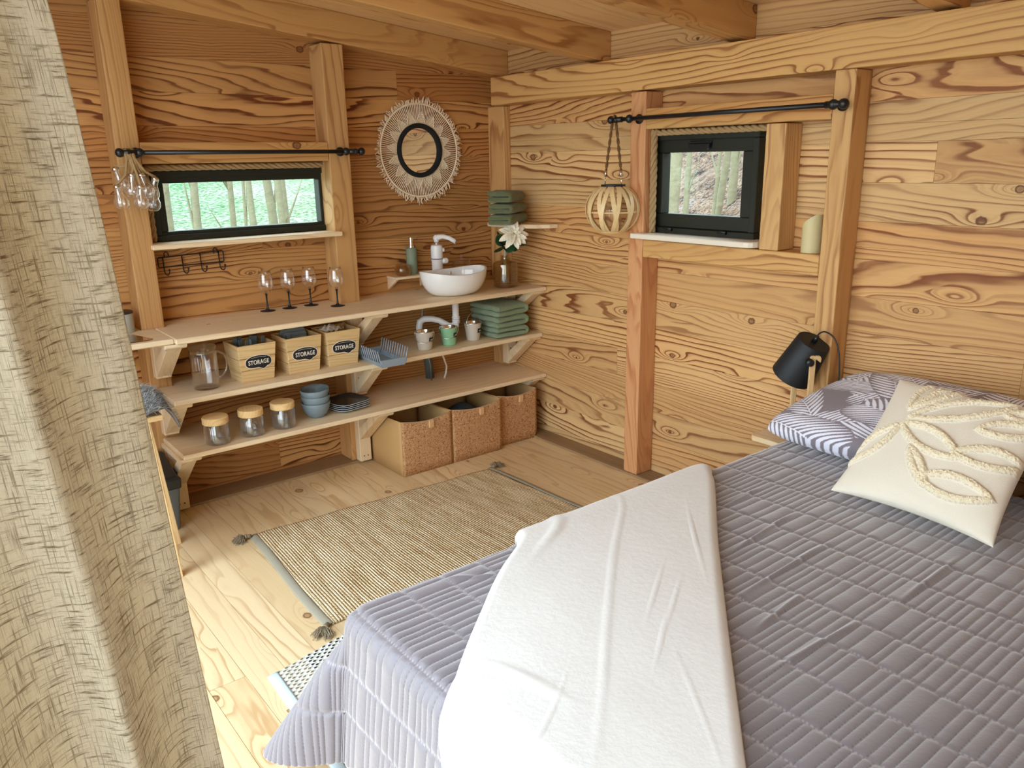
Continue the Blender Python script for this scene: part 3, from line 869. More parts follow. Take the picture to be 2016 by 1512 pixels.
def bracket(x0, zt, loc_label, yf, w=0.068, drop=0.20):
    t = thing('shelf_bracket', loc_label, 'bracket', (x0 + w / 2, YS - 0.04, zt - drop), group='pine shelf brackets')
    def L(mb): return local(mb, t)
    a = MB().prism([(x0 - 0.012, 0), (x0 + w + 0.012, 0)], 'y', 0, 1) if False else MB()
    # top arm with a thin tongue at the front
    zt0 = zt - 0.001
    a.prism([(yf + 0.018, zt0 - 0.010), (yf + 0.022, zt0 - 0.016), (yf + 0.035, zt0 - 0.022), (YS - 0.001, zt0 - 0.022), (YS - 0.001, zt0), (yf + 0.018, zt0)], 'x', x0 - 0.010, x0 + w + 0.014, 'y')
    L(a).build('arm', W['pine'], t, bevel=0.002)
    u = MB().box(x0, x0 + w, YS - 0.052, YS - 0.001, zt - drop, zt - 0.024, 'z')
    L(u).build('upright', W['pine'], t, bevel=0.003)
    bd = min(drop, 0.215)
    b = MB().prism([(yf + 0.045, zt - 0.024), (YS - 0.054, zt - bd + 0.010), (YS - 0.054, zt - bd + 0.075), (yf + 0.115, zt - 0.024)], 'x', x0 + 0.001, x0 + w - 0.001, 'z')
    br = L(b).build('brace', W['pine'], t, bevel=0.002)
    s = MB()
    for (yy, zz) in ((YS - 0.055, zt - 0.10), (YS - 0.055, zt - 0.13)):
        pass
    for xx in (x0 + 0.022, x0 + 0.045):
        st = s.mark()
        s.lathe([(0.0001, 0), (0.0035, 0), (0.0035, 0.001), (0.0001, 0.001)], (0, 0, 0), 8)
        s.xf(st, Matrix.Translation((xx, YS - 0.0525, zt - drop + 0.095 if drop < 0.21 else zt - drop + 0.03)) @ Matrix.Rotation(PI / 2, 4, 'X'))
    L(s).build('screw', M['screw'], t)
    return t
cols = ((0.884, 'left'), (1.868, 'middle'), (2.902, 'right'))
levels = ((0.866, 3.476, 'counter', 0.2), (0.589, 3.512, 'middle shelf', 0.195), (0.349, 3.479, 'lowest shelf', 0.335))
for cx, cn in cols:
    for z, yf, ln, dr in levels:
        bracket(cx, z, '%s bracket holding up the %s board' % ({'left': 'leftmost pine', 'middle': 'central pine', 'right': 'rightmost pine'}[cn], ln), yf, drop=dr)

# ------------------------------------------------------------------ small builders
def TR(loc, rz=0, rx=0, ry=0):
    return Matrix.Translation(loc) @ Euler((rx, ry, rz)).to_matrix().to_4x4()

def wall_prof(outer, t):
    """closed vessel profile from outer (r,z) points, wall thickness t"""
    inner = [(max(r - t, 0.0001), max(z, t) if i else t) for i, (r, z) in enumerate(outer)]
    return outer + [(r, z) for r, z in reversed(inner)]

# ------------------------------------------------------------------ curtain rods
def rod(name, label, p0, p1, mounts, wall_axis):
    a, b = Vector(p0), Vector(p1)
    d = (b - a).normalized()
    t = thing(name, label, 'curtain rod', a)
    m = MB().tube([a + d * 0.02, b - d * 0.02], 0.0095, 12)
    local(m, t).build('pole', M['black'], t)
    for e, s in ((a, 1), (b, -1)):
        m = MB()
        m.ball(e, 0.019)
        m.ball(e + d * s * 0.032, 0.015)
        m.tube([e + d * s * 0.005, e + d * s * 0.07], [0.011, 0.013], 12)
        local(m, t).build('finial', M['black'], t)
    for f in mounts:
        c = a.lerp(b, f)
        m = MB()
        m.ball(c, 0.019)
        w = Vector(c)
        w[wall_axis[0]] = wall_axis[1] - 0.001
        m.tube([c, w], 0.007, 8)
        n = (w - c).normalized()
        m.tube([w - n * 0.008, w], 0.022, 16)
        local(m, t).build('mount', M['black'], t)
    return t
rod('curtain_rod', 'black curtain rod over the wide window with ball ends', (0.861, 3.728, 1.655), (1.985, 3.728, 1.651), (0.07, 0.925), (1, YS))
rod('curtain_rod', 'black curtain rod over the square window, woven lantern hanging from it', (XS - 0.07, 2.792, 1.768), (XS - 0.07, 1.628, 1.770), (0.10, 0.965), (0, XS))

# ------------------------------------------------------------------ bulb cluster
t = thing('bulb_cluster', 'bunch of clear glass bulbs on rope hanging from rod end left of the wide window', 'hanging decoration', (0.905, 3.70, 1.40))
def bulb_mb():
    m = MB()
    m.lathe([(0.0001, 0), (0.012, 0.0008), (0.022, 0.006), (0.0295, 0.017), (0.031, 0.029), (0.028, 0.042), (0.019, 0.058), (0.0145, 0.070), (0.0145, 0.088)], (0, 0, 0), 24)
    return m
spots = [(0.836, 3.690, 1.425, 0.05, -0.15), (0.880, 3.705, 1.470, 0.05, 0.1), (0.945, 3.690, 1.470, -0.1, -0.2), (0.905, 3.680, 1.422, 0.1, 0.05), (0.952, 3.700, 1.412, -0.15, 0.25), (0.862, 3.735, 1.50, 0.1, -0.3), (0.955, 3.72, 1.455, .1, .3)]
M['bulb'] = glass('bulb_glass', amt=3.5, tin=0.04)
for (x, y, z, rx, ry) in spots:
    m = bulb_mb()
    m.xf(0, TR((x - 0.905, y - 3.70, z - 1.40), 0, rx, ry))
    b = m.build('bulb', M['bulb'], t)
    c = MB()
    c.lathe([(0.0001, 0.088), (0.0152, 0.088), (0.0152, 0.100), (0.008, 0.104), (0.0001, 0.104)], (0, 0, 0), 16)
    c.lathe([(0.004, 0.03), (0.005, 0.05), (0.003, 0.088)], (0, 0, 0), 8)
    c.xf(0, TR((x - 0.905, y - 3.70, z - 1.40), 0, rx, ry))
    c.build('bulb_cap', M['chrome'], b)
    q = Vector((x, y, z)) + Euler((rx, ry, 0)).to_matrix() @ Vector((0, 0, 0.103))
    m = MB().tube([q, q.lerp(Vector((0.905, 3.714, 1.60)), 0.5) + Vector((0.002, 0, 0)), Vector((0.898 + (x - 0.9) * 0.25, 3.712, 1.63)), Vector((0.898 + (x - 0.9) * 0.3, 3.728, 1.668)), Vector((0.9 + (x - 0.9) * 0.3, 3.742, 1.64))], 0.0062, 6)
    local(m, t).build('cord', M['rope'], t)

# ------------------------------------------------------------------ wire hook rack
t = thing('hook_rack', 'black wire hook rack with four hooks under the wide window', 'hook rack', (1.15, YA - 0.01, 1.11))
m = MB()
fr = [(1.003, 3.925, 1.150), (1.003, 3.925, 1.187), (1.008, 3.925, 1.190), (1.301, 3.925, 1.200), (1.306, 3.925, 1.196), (1.306, 3.925, 1.150), (1.301, 3.925, 1.147), (1.008, 3.925, 1.145)]
m.tube(fr, 0.0028, 8, closed=True)
for x in (1.045, 1.272):
    m.tube([(x - 0.009, 3.93, 1.188), (x - 0.009, 3.934, 1.207), (x, 3.935, 1.215), (x + 0.009, 3.934, 1.207), (x + 0.009, 3.93, 1.190)], 0.0025, 6)
local(m, t).build('frame', M['black'], t)
for x in (1.026, 1.112, 1.197, 1.284):
    z1 = 1.190 + (x - 1.0) * 0.03
    m = MB().tube([(x, 3.926, z1), (x, 3.923, 1.125), (x + 0.003, 3.915, 1.112), (x + 0.008, 3.900, 1.110), (x + 0.012, 3.890, 1.118), (x + 0.013, 3.888, 1.132)], 0.0028, 8)
    m.ball((x + 0.013, 3.888, 1.134), 0.0055, 8, 6)
    local(m, t).build('hook', M['black'], t)

# ------------------------------------------------------------------ macrame mirror
cx, cz, cy = 2.448, 1.655, YA - 0.016
t = thing('macrame_mirror', 'round mirror with black inner ring and cream macrame surround on the back wall', 'mirror', (cx, YA, cz - 0.28))
def L(mb): return local(mb, t)
m = MB(); st = m.mark()
m.lathe([(0.0001, 0), (0.128, 0), (0.128, 0.004), (0.0001, 0.004)], (0, 0, 0), 64, smooth=False)
m.xf(st, Matrix.Translation((cx, cy + 0.006, cz)) @ Matrix.Rotation(PI / 2, 4, 'X'))
L(m).build('mirror_glass', M['mirror'], t)
m = MB(); st = m.mark()
m.lathe([(0.118, -0.004), (0.120, 0.010), (0.130, 0.016), (0.142, 0.012), (0.146, -0.004)], (0, 0, 0), 72)
m.xf(st, Matrix.Translation((cx, cy, cz)) @ Matrix.Rotation(PI / 2, 4, 'X'))
L(m).build('inner_ring', plain('black_cotton_wrap', (0.008, 0.008, 0.008), 0.9, nscale=500, nstr=0.8), t)
L(MB().torus((cx, cy - 0.004, cz), 0.246, 0.0048, 'y', 96, 8)).build('hoop', M['macrame'], t)
# knotted zigzag star: small knots on a ring with 16 points
m = MB()
NP = 16
for i in range(NP):
    a0 = 2 * PI * (i + 0.5) / NP + 0.1
    for r in range(7):
        rad = 0.149 + r * 0.0085
        nn = 7 - r
        for k in range(nn):
            a = a0 + (k - (nn - 1) / 2) * (2 * PI / NP) / 7.0 * 0.98
            p = (cx + rad * math.cos(a), cy - 0.003, cz + rad * math.sin(a))
            st = m.mark()
            m.ball((0, 0, 0), 0.0036, 6, 4, (1.25, 0.8, 0.95))
            m.xf(st, Matrix.Translation(p) @ Matrix.Rotation(-a + PI / 2, 4, 'Y'))
    for sgn in (-1, 1):
        pts = []
        for k in range(5):
            q = k / 4
            aa = a0 + sgn * (1 - q) * (PI / NP) * 0.95
            rr = 0.150 + q * 0.058
            pts.append((cx + rr * math.cos(aa), cy - 0.006, cz + rr * math.sin(aa)))
        m.tube(pts, 0.0024, 5)
vv = []; ff = []
for i in range(192):
    a = 2 * PI * i / 192
    ph = ((a - 0.1) / (2 * PI / NP)) % 1.0
    ro = 0.151 + (1 - abs(ph - 0.5) * 2) * 0.056
    for (rr, dy) in ((0.142, 0.002), (0.142, -0.001), (ro, -0.001), (ro, 0.002)):
        vv.append((cx + rr * math.cos(a), cy + dy, cz + rr * math.sin(a)))
for i in range(192):
    j = (i + 1) % 192
    for k in range(4): ff.append((i * 4 + k, j * 4 + k, j * 4 + (k + 1) % 4, i * 4 + (k + 1) % 4))
m.add(vv, ff)
L(m).build('knotted_star', M['macrame'], t)
m = MB()
R_ = random.Random(5)
for i in range(132):
    a = 2 * PI * i / 132
    ph = ((a - 0.1) / (2 * PI / NP)) % 1.0
    rin = 0.150 + (1 - abs(ph - 0.5) * 2) * 0.055
    ain = a + (0.5 - ph) * 0.0
    gap = 0.012 if abs(ph - 0.0) < 0.08 or abs(ph - 1) < 0.08 else 0
    pinch = (0.06 if ph < 0.5 else -0.06) * (1 - abs(ph - 0.5) * 2) * 0
    m.tube([(cx + rin * math.cos(a + pinch), cy - 0.002, cz + rin * math.sin(a + pinch)), (cx + 0.246 * math.cos(a), cy - 0.004, cz + 0.246 * math.sin(a))], 0.0024, 5, cap=False)
L(m).build('radial_cords', M['macrame'], t)
m = MB()
for i in range(230):
    a = 2 * PI * i / 230 + R_.uniform(-.01, .01)
    ln = R_.uniform(0.018, 0.040) * (0.75 + 0.35 * abs(math.sin(a * 3 + 1)))
    b = R_.uniform(-0.5, 0.5)
    p0 = Vector((cx + 0.248 * math.cos(a), cy - 0.004, cz + 0.248 * math.sin(a)))
    d = Vector((math.cos(a + b), R_.uniform(-0.25, 0.1), math.sin(a + b)))
    d2 = Vector((math.cos(a + b * 2.2), R_.uniform(-0.4, 0.0), math.sin(a + b * 2.2) - 0.2))
    m.tube([p0, p0 + d * ln * 0.55, p0 + d * ln * 0.55 + d2 * ln * 0.5], [0.0024, 0.0026, 0.0016], 5)
L(m).build('fringe', M['macrame'], t)

# ------------------------------------------------------------------ lantern
lx, ly, lz = 2.80, 2.772, 1.250
t = thing('woven_lantern', 'round bamboo strip lantern hanging on a jute rope from the curtain rod', 'lantern', (lx, ly, lz))
def ball_r(q):   # q 0 bottom .. 1 top -> radius, z
    a = PI * (0.13 + 0.72 * q)
    return 0.127 * math.sin(a) + 0.002, 0.112 - 0.118 * math.cos(a)
for i in range(22):
    a0 = 2 * PI * (i // 2) / 11 + (0.1 if i % 2 else 0.0)
    tw = 0.30 if i % 2 else -0.34
    P = []
    for k in range(17):
        q = k / 16
        r, z = ball_r(q)
        r += 0.002 if i % 2 else -0.001
        P.append((a0 + tw * (q - 0.5) * 1.15, r, z))
    m = MB()
    v = []; f = []
    for (a, r, z) in P:
        for dr in (-0.0008, 0.0008):
            for s in (-1, 1):
                w = 0.0105
                v.append(((r + dr) * math.cos(a) - s * w * math.sin(a), (r + dr) * math.sin(a) + s * w * math.cos(a), z))
    for k in range(16):
        b = k * 4
        for (p, q) in ((0, 1), (1, 3), (3, 2), (2, 0)):
            f.append((b + p, b + q, b + 4 + q, b + 4 + p))
    m.add(v, f, smooth=False)
    m.build('strip', M['bamboo'], t)
m = MB().torus((0, 0, 0.004), 0.052, 0.004, 'z', 40, 8)
m.lathe([(0.0001, 0.0), (0.05, 0.0), (0.05, 0.005), (0.0001, 0.005)], (0, 0, 0), 32)
m.build('base_ring', M['bamboo'], t)
m = MB().lathe([(0.040, 0.214), (0.058, 0.214), (0.058, 0.226), (0.040, 0.226), (0.040, 0.214)], (0, 0, 0), 40, smooth=False)
m.build('top_ring', M['matte_black'], t)
m = MB().torus((0, 0, 0.100), 0.120, 0.004, 'z', 60, 6)
m.build('middle_hoop', M['bamboo'], t)
m = MB().lathe([(0.0001, 0.006), (0.040, 0.006), (0.042, 0.10), (0.042, 0.14), (0.040, 0.14), (0.039, 0.02), (0.0001, 0.02)], (0, 0, 0), 32)
m.build('glass_cylinder', M['glass'], t)
for s in (-1, 1):
    m = rope_path([(0, s * 0.050, 0.285), (0.0, s * 0.022, 0.45), (0.0, s * 0.012, 0.505)], 0.0065, 90, 2, 6)
    m.build('rope_handle', M['rope_dark'], t)
    m = MB().tube([(0, s * 0.050, 0.290), (0, s * 0.051, 0.262)], 0.0075, 10)
    m.tube([(0, s * 0.051, 0.264), (0, s * 0.055, 0.224)], 0.0022, 6)
    m.build('clasp', M['chrome'], t)
m = rope_path([(0.0, -0.012, 0.505), (-0.008, -0.006, 0.530), (0.004, 0, 0.538), (0.012, 0.006, 0.530), (0.0, 0.012, 0.505)], 0.0065, 90, 2, 6)
m.build('rope_handle', M['rope_dark'], t)

# ------------------------------------------------------------------ ivory candle
m = MB()
n = 40; v = []; f = []
for i in range(n):
    a = 2 * PI * i / n
    x, y = 0.040 * math.cos(a), 0.040 * math.sin(a)
    top = 0.130 - 0.45 * (y - 0.02) if y > -0.01 else 0.1435
    top = 0.150 - max(0, (y + 0.028)) * 0.68
    v += [(x, y, 0), (x, y, top), (x * 0.88, y * 0.88, top - 0.001), (x * .8, y * .8, top - 0.012)]
for i in range(n):
    j = (i + 1) % n
    for k in range(3): f.append((i * 4 + k, j * 4 + k, j * 4 + k + 1, i * 4 + k + 1))
f.append(tuple(i * 4 for i in range(n - 1, -1, -1))); f.append(tuple(i * 4 + 3 for i in range(n)))
m.add(v, f, smooth=True)
o = m.build('candle', M['candle'], loc=(2.922, 1.783, 1.2205), sharp=40)
tag(o, 'thick ivory candle with slanted top on the rail beside the square window', 'candle')

# ------------------------------------------------------------------ corner shelf and towels
pts = [(2.984, 3.375), (2.984, 3.788), (2.80, 3.788), (2.795, 3.60), (2.825, 3.50), (2.87, 3.43), (2.93, 3.385)][::-1]
o = MB().prism(pts[::-1], 'z', 1.228, 1.250, 'Y').build('corner_shelf', W['pine'], bevel=0.003)
tag(o, 'small rounded pine shelf in the room corner under the folded olive towels', 'shelf')

def towel(name, loc, sx, sy, h, rz, mat, label, group, layers=3, seed=0, dx=0):
    """folded towel: layers wrapped round a fold at +x (thick rounded edges)"""
    R = random.Random(seed)
    m = MB()
    lh = h / layers
    path = []
    # serpentine cross-section in xz, sampled
    for k in range(layers):
        z = lh * (k + 0.5)
        xs = [sx / 2 - lh / 2, -sx / 2 + lh / 2]
        if k % 2: xs = xs[::-1]
        for q in range(9):
            path.append((xs[0] + (xs[1] - xs[0]) * q / 8, z, 0))
        if k < layers - 1:
            s = -1 if k % 2 == 0 else 1
            for q in range(1, 5):
                a = -PI / 2 + PI * q / 5
                path.append((xs[1] + s * math.cos(a) * lh * 0.5, z + lh / 2 + math.sin(a) * lh * 0.5, 0))
    # sweep each layer as a pillow-like slab instead: outline offset by half thickness
    v = []; f = []
    NL = len(path); NY = 14
    half = lh * 0.49
    rows = []
    for i, (x, z, _) in enumerate(path):
        a = path[max(i - 1, 0)]; b = path[min(i + 1, NL - 1)]
        tx, tz = b[0] - a[0], b[1] - a[1]
        l = math.hypot(tx, tz) or 1
        rows.append((x, z, -tz / l, tx / l))
    def pt(i, j, side):
        x, z, nx, nz = rows[i]
        y = -sy / 2 + sy * j / NY
        e = abs(2 * j / NY - 1)
        hh = half * (1 - 0.45 * max(0, (e - 0.8) / 0.2) ** 2) * (0.96 + 0.08 * math.sin(i * 0.9 + j * 1.7 + seed))
        sag = -0.004 * max(0, (z / h)) * math.sin(x * 9 + seed) + 0.003 * math.sin(j * 0.8 + seed) * z / h
        return (x + nx * hh * side + dx * z / h, y + 0.003 * math.sin(i * 0.7 + seed), max(z + nz * hh * side + sag, 0.0))
    idx = lambda i, j, s: (i * (NY + 1) + j) * 2 + s
    for i in range(NL):
        for j in range(NY + 1):
            v.append(pt(i, j, -1)); v.append(pt(i, j, 1))
    for i in range(NL - 1):
        for j in range(NY):
            f.append((idx(i, j, 1), idx(i + 1, j, 1), idx(i + 1, j + 1, 1), idx(i, j + 1, 1)))
            f.append((idx(i, j, 0), idx(i, j + 1, 0), idx(i + 1, j + 1, 0), idx(i + 1, j, 0)))
        for j, fl in ((0, 0), (NY, 1)):
            q = (idx(i, j, 0), idx(i + 1, j, 0), idx(i + 1, j, 1), idx(i, j, 1))
            f.append(q if not fl else q[::-1])
    for i, fl in ((0, 0), (NL - 1, 1)):
        for j in range(NY):
            q = (idx(i, j, 0), idx(i, j, 1), idx(i, j + 1, 1), idx(i, j + 1, 0))
            f.append(q if not fl else q[::-1])
    m.add(v, f, smooth=True)
    o = m.build(name, mat, loc=loc, rotz=rz, subsurf=1)
    return tag(o, label, 'towel', group)
for k, (nm, dxx, hh) in enumerate((('bottom', 0.0, 0.062), ('middle', 0.002, 0.060), ('top', -0.006, 0.066))):
    z = 1.2505 + sum((0.062, 0.060, 0.066)[:k]) * 0.99
    towel('folded_towel', (2.795 + dxx, 3.60 + 0.004 * k, z), 0.15, 0.25, hh * 0.96, PI / 2 + 0.55 + 0.04 * (k - 1), M['towel_olive'], '%s of the three folded olive towels on the corner shelf' % nm, 'olive towels on the corner shelf', 2, k + 1)
for k, (nm, hh) in enumerate((('bottom', 0.060), ('middle', 0.066), ('top', 0.070))):
    z = 0.6135 + sum((0.060, 0.066, 0.070)[:k]) * 0.99
    towel('folded_towel', (2.765 + 0.004 * (2 - k), 3.665, z), 0.24, 0.27, hh * 0.96, PI + 0.04 * (k - 1), M['towel_sage'], '%s of the three folded sage bath towels on the middle shelf' % nm, 'sage towels on the middle shelf', 2, k + 11)

# ------------------------------------------------------------------ wine glasses
wg = [(0.0001, 0.0), (0.037, 0.0), (0.037, 0.002), (0.012, 0.006), (0.0052, 0.014), (0.0038, 0.05), (0.0045, 0.078), (0.0085, 0.086)]
bowl = [(0.0085, 0.086), (0.022, 0.094), (0.033, 0.108), (0.038, 0.126), (0.037, 0.150), (0.032, 0.178), (0.028, 0.200), (0.0272, 0.2005), (0.031, 0.178), (0.0360, 0.150), (0.037, 0.126), (0.032, 0.109), (0.021, 0.0955), (0.0001, 0.0885)]
t = thing('wine_glass', 'leftmost clear wine glass with black stem on the counter', 'wine glass', (1.475, 3.862, 0.8905), group='black stemmed wine glasses on the counter')
MB().lathe(wg, n=40).build('stem', M['black'], t)
MB().lathe(bowl, n=40).build('bowl', M['glass'], t)
for x, lab in ((1.590, 'second from left of the clear wine glasses with black stems'), (1.706, 'third from left of the clear wine glasses with black stems'), (1.815, 'rightmost clear wine glass with black stem, by the wooden post')):
    c = copy_tree(t); c.location = (x, 3.86 if x < 1.8 else 3.75, 0.8905); c['label'] = lab
    if x > 1.8: c.location = (1.80, 3.745, 0.8905)

# ------------------------------------------------------------------ basin, faucet, drain
t = thing('wash_basin', 'white oval ceramic vessel basin on the counter', 'basin', (2.452, 3.640, 0.8905))
def basin_pt(u, v, inner=False):
    a = 2 * PI * u
    q = v
    rise = 0.118 + 0.020 * math.cos(a) ** 2
    k = math.sin(min(q, 1.0) * PI / 2) ** 0.62
    ax, ay = 0.105 + 0.095 * k, 0.075 + 0.073 * k
    z = rise * q ** 1.25
    if inner:
        ax -= 0.010; ay -= 0.010; z = 0.014 + (rise - 0.014) * q ** 1.5
        ax *= min(1.0, 0.12 + q * 3) if q < .3 else 1; ay *= min(1.0, 0.12 + q * 3) if q < .3 else 1
    return (ax * math.cos(a), ay * math.sin(a), z)
m = MB()
m.grid(lambda u, v: basin_pt(u, v), 64, 16, closed_u=True)
m.grid(lambda u, v: basin_pt(-u, v, True), 64, 16, closed_u=True)
v = []; f = []
for i in range(64):
    p = basin_pt(i / 64, 1); q = basin_pt(i / 64, 1, True)
    mid = ((p[0] + q[0]) / 2, (p[1] + q[1]) / 2, p[2] + 0.003)
    v += [p, mid, q]
for i in range(64):
    j = (i + 1) % 64
    f += [(i * 3, j * 3, j * 3 + 1, i * 3 + 1), (i * 3 + 1, j * 3 + 1, j * 3 + 2, i * 3 + 2)]
m.add(v, f, smooth=True)
b0 = [basin_pt(i / 64, 0) for i in range(64)]
m.add(b0, [tuple(range(63, -1, -1))])
m.add([(p[0] * .12, p[1] * .12, 0.0142) for p in b0], [tuple(range(64))])
m.build('bowl', M['ceramic'], t)
m = MB().ball((0.05, 0.10, 0.100), 0.009, 12, 8, (1, 0.4, 1)); m.build('overflow_hole', M['chrome'], t)
m = MB().lathe([(0.0001, 0.015), (0.020, 0.015), (0.022, 0.018), (0.010, 0.020), (0.0001, 0.020)], n=24); m.build('drain_cap', M['chrome'], t)

fx, fy = 2.462, 3.815
t = thing('water_heater_tap', 'white electric instant water heater tap with curved spout behind the basin', 'tap', (fx, fy, 0.8905))
m = MB()
m.lathe([(0.0001, 0), (0.026, 0), (0.026, 0.006), (0.019, 0.012), (0.019, 0.115), (0.0001, 0.115)], n=32)
m.build('base_column', M['white_plastic'], t)
m = MB().lathe([(0.0001, 0.108), (0.026, 0.110), (0.031, 0.118), (0.032, 0.170), (0.0335, 0.172), (0.0335, 0.2), (0.034, 0.24), (0.030, 0.252), (0.012, 0.258), (0.0001, 0.258)], n=40)
m.build('heater_body', M['white_plastic'], t, sharp=50)
m = MB().lathe([(0.0336, 0.176), (0.0340, 0.176), (0.0340, 0.180), (0.0336, 0.180)], n=40); m.build('seam_ring', M['black'], t)
m = MB().lathe([(0.0105, 0.256), (0.0105, 0.272), (0.0115, 0.274)], n=24); m.build('collar', M['chrome'], t)
sp = MB()
d = Vector((0.80, -0.6, 0)).normalized()
sp.tube([Vector((0, 0, 0.270)), Vector((0, 0, 0.288)), d * 0.012 + Vector((0, 0, 0.297)), d * 0.035 + Vector((0, 0, 0.300)), d * 0.07 + Vector((0, 0, 0.292)), d * 0.098 + Vector((0, 0, 0.276)), d * 0.106 + Vector((0, 0, 0.268))], [0.014, 0.016, 0.016, 0.0125, 0.0125, 0.0125, 0.010], 14)
sp.ball((0, 0, 0.292), 0.0185)
sp.build('spout', M['white_plastic'], t)
m = MB().tube([d * 0.100 + Vector((0, 0, 0.270)), d * 0.106 + Vector((0, 0, 0.258))], 0.0085, 12); m.build('aerator', M['chrome'], t)
k = MB()
e = Vector((0.86, -0.5, 0))
k.tube([e * 0.030 + Vector((0, 0, 0.165)), e * 0.052 + Vector((0, 0, 0.165))], [0.017, 0.015], 16)
k.ball(e * 0.050 + Vector((0, 0, 0.165)), 0.015, s=(1, 1, 1.1))
k.build('control_knob', M['white_plastic'], t)
k = MB().tube([e * 0.030 + Vector((0, 0, 0.225)), e * 0.044 + Vector((0, 0, 0.225))], [0.012, 0.010], 14); k.build('indicator_lamp', M['white_plastic'], t)

t = thing('drain_trap', 'white plastic drain trap under the basin', 'drain pipe', (2.47, 3.70, 0.66))
m = MB()
m.tube([(2.47, 3.66, 0.864), (2.47, 3.66, 0.735), (2.468, 3.663, 0.712), (2.455, 3.675, 0.700), (2.435, 3.69, 0.705), (2.40, 3.72, 0.735), (2.37, 3.745, 0.745), (2.335, 3.775, 0.745), (2.315, 3.79, 0.73), (2.31, 3.795, 0.70), (2.318, 3.80, 0.614)], [0.019, 0.019, 0.022, 0.022, 0.02, 0.017, 0.017, 0.018, 0.02, 0.019, 0.017], 16)
local(m, t).build('pipe', M['white_plastic'], t)
m = MB()
for z in (0.725, 0.735, 0.745, 0.755):
    m.torus((2.47, 3.66, z), 0.0205, 0.003, 'z', 24, 6)
local(m, t).build('collar', M['white_plastic'], t)
tag(MB().tube([(2.352, 3.815, 0.864), (2.348, 3.815, 0.78), (2.335, 3.81, 0.70), (2.325, 3.80, 0.64), (2.323, 3.80, 0.6135)], 0.0055, 8).build('supply_hose', M['hose_steel']), 'braided steel water hose running down beside the white drain trap', 'hose')
tag(MB().tube([(2.38, 3.86, 0.585), (2.40, 3.862, 0.48), (2.41, 3.865, 0.372)], [0.026, 0.025, 0.025], 20).build('waste_pipe', M['grey_pipe']), 'dark grey vertical waste pipe between middle and lowest shelf', 'pipe')
tag(MB().tube([(2.447, 3.80, 0.588), (2.450, 3.80, 0.54), (2.470, 3.80, 0.49), (2.487, 3.80, 0.44), (2.480, 3.80, 0.40), (2.468, 3.80, 0.3715)], 0.0055, 8).build('white_cable', M['cable_white']), 'white cable hanging beside the grey waste pipe', 'cable')
tag(MB().tube([(2.37, 3.80, 0.588), (2.36, 3.80, 0.54), (2.375, 3.80, 0.47), (2.385, 3.81, 0.3715)], 0.004, 8).build('steel_hose', M['hose_steel']), 'thin hose left of the grey waste pipe', 'hose')

# ------------------------------------------------------------------ soap shelf, dispenser, ribbed jar
t = thing('soap_shelf', 'small triangular pine wall shelf left of the basin', 'shelf', (2.29, YA - 0.07, 0.90))
m = MB().prism([(2.195, 3.825), (2.44, 3.815), (2.44, 3.939), (2.20, 3.939)], 'z', 0.972, 0.986, 'X')
local(m, t).build('board', W['pine'], t, bevel=0.002)
m = MB().prism([(3.939, 0.905), (3.939, 0.971), (3.835, 0.971)][::-1], 'x', 2.205, 2.222, 'z')
local(m, t).build('bracket', W['pine'], t, bevel=0.002)
m = MB().prism([(3.939, 0.905), (3.939, 0.971), (3.835, 0.971)][::-1], 'x', 2.415, 2.432, 'z')
local(m, t).build('bracket', W['pine'], t, bevel=0.002)
t = thing('soap_dispenser', 'sage green soap dispenser with chrome pump on the small shelf', 'soap dispenser', (2.345, 3.895, 0.9865))
MB().lathe([(0.0001, 0), (0.029, 0), (0.031, 0.003), (0.031, 0.142), (0.028, 0.146), (0.0001, 0.146)], n=36).build('bottle', M['sage'], t, sharp=40)
m = MB()
m.lathe([(0.0001, 0.146), (0.017, 0.146), (0.017, 0.160), (0.011, 0.162), (0.011, 0.185), (0.013, 0.186), (0.013, 0.203), (0.0001, 0.205)], n=24)
m.tube([(0.0, 0, 0.197), (0.03, -0.01, 0.198), (0.045, -0.015, 0.192)], [0.006, 0.004, 0.003], 8)
m.build('pump', M['chrome'], t, sharp=40)
o = MB().lathe(wall_prof([(0.0001, 0), (0.030, 0.0), (0.042, 0.010), (0.046, 0.025), (0.044, 0.045), (0.036, 0.056), (0.034, 0.060)], 0.003), n=60, rib=0.02).build('candle_jar', M['amber'], loc=(2.268, 3.872, 0.9865))
tag(o, 'squat amber ribbed glass candle jar in front of the soap dispenser', 'jar')

# glass canister behind the basin
t = thing('glass_canister', 'clear glass canister with ball-knob lid behind the basin', 'canister', (2.655, 3.855, 0.8905))
MB().lathe(wall_prof([(0.0001, 0), (0.050, 0.0), (0.052, 0.004), (0.052, 0.145)], 0.003), n=40).build('body', M['glass'], t)
m = MB().lathe([(0.053, 0.145), (0.055, 0.148), (0.050, 0.152), (0.010, 0.157), (0.006, 0.162)], n=40); m.ball((0, 0, 0.172), 0.011); m.build('lid', M['glass'], t)

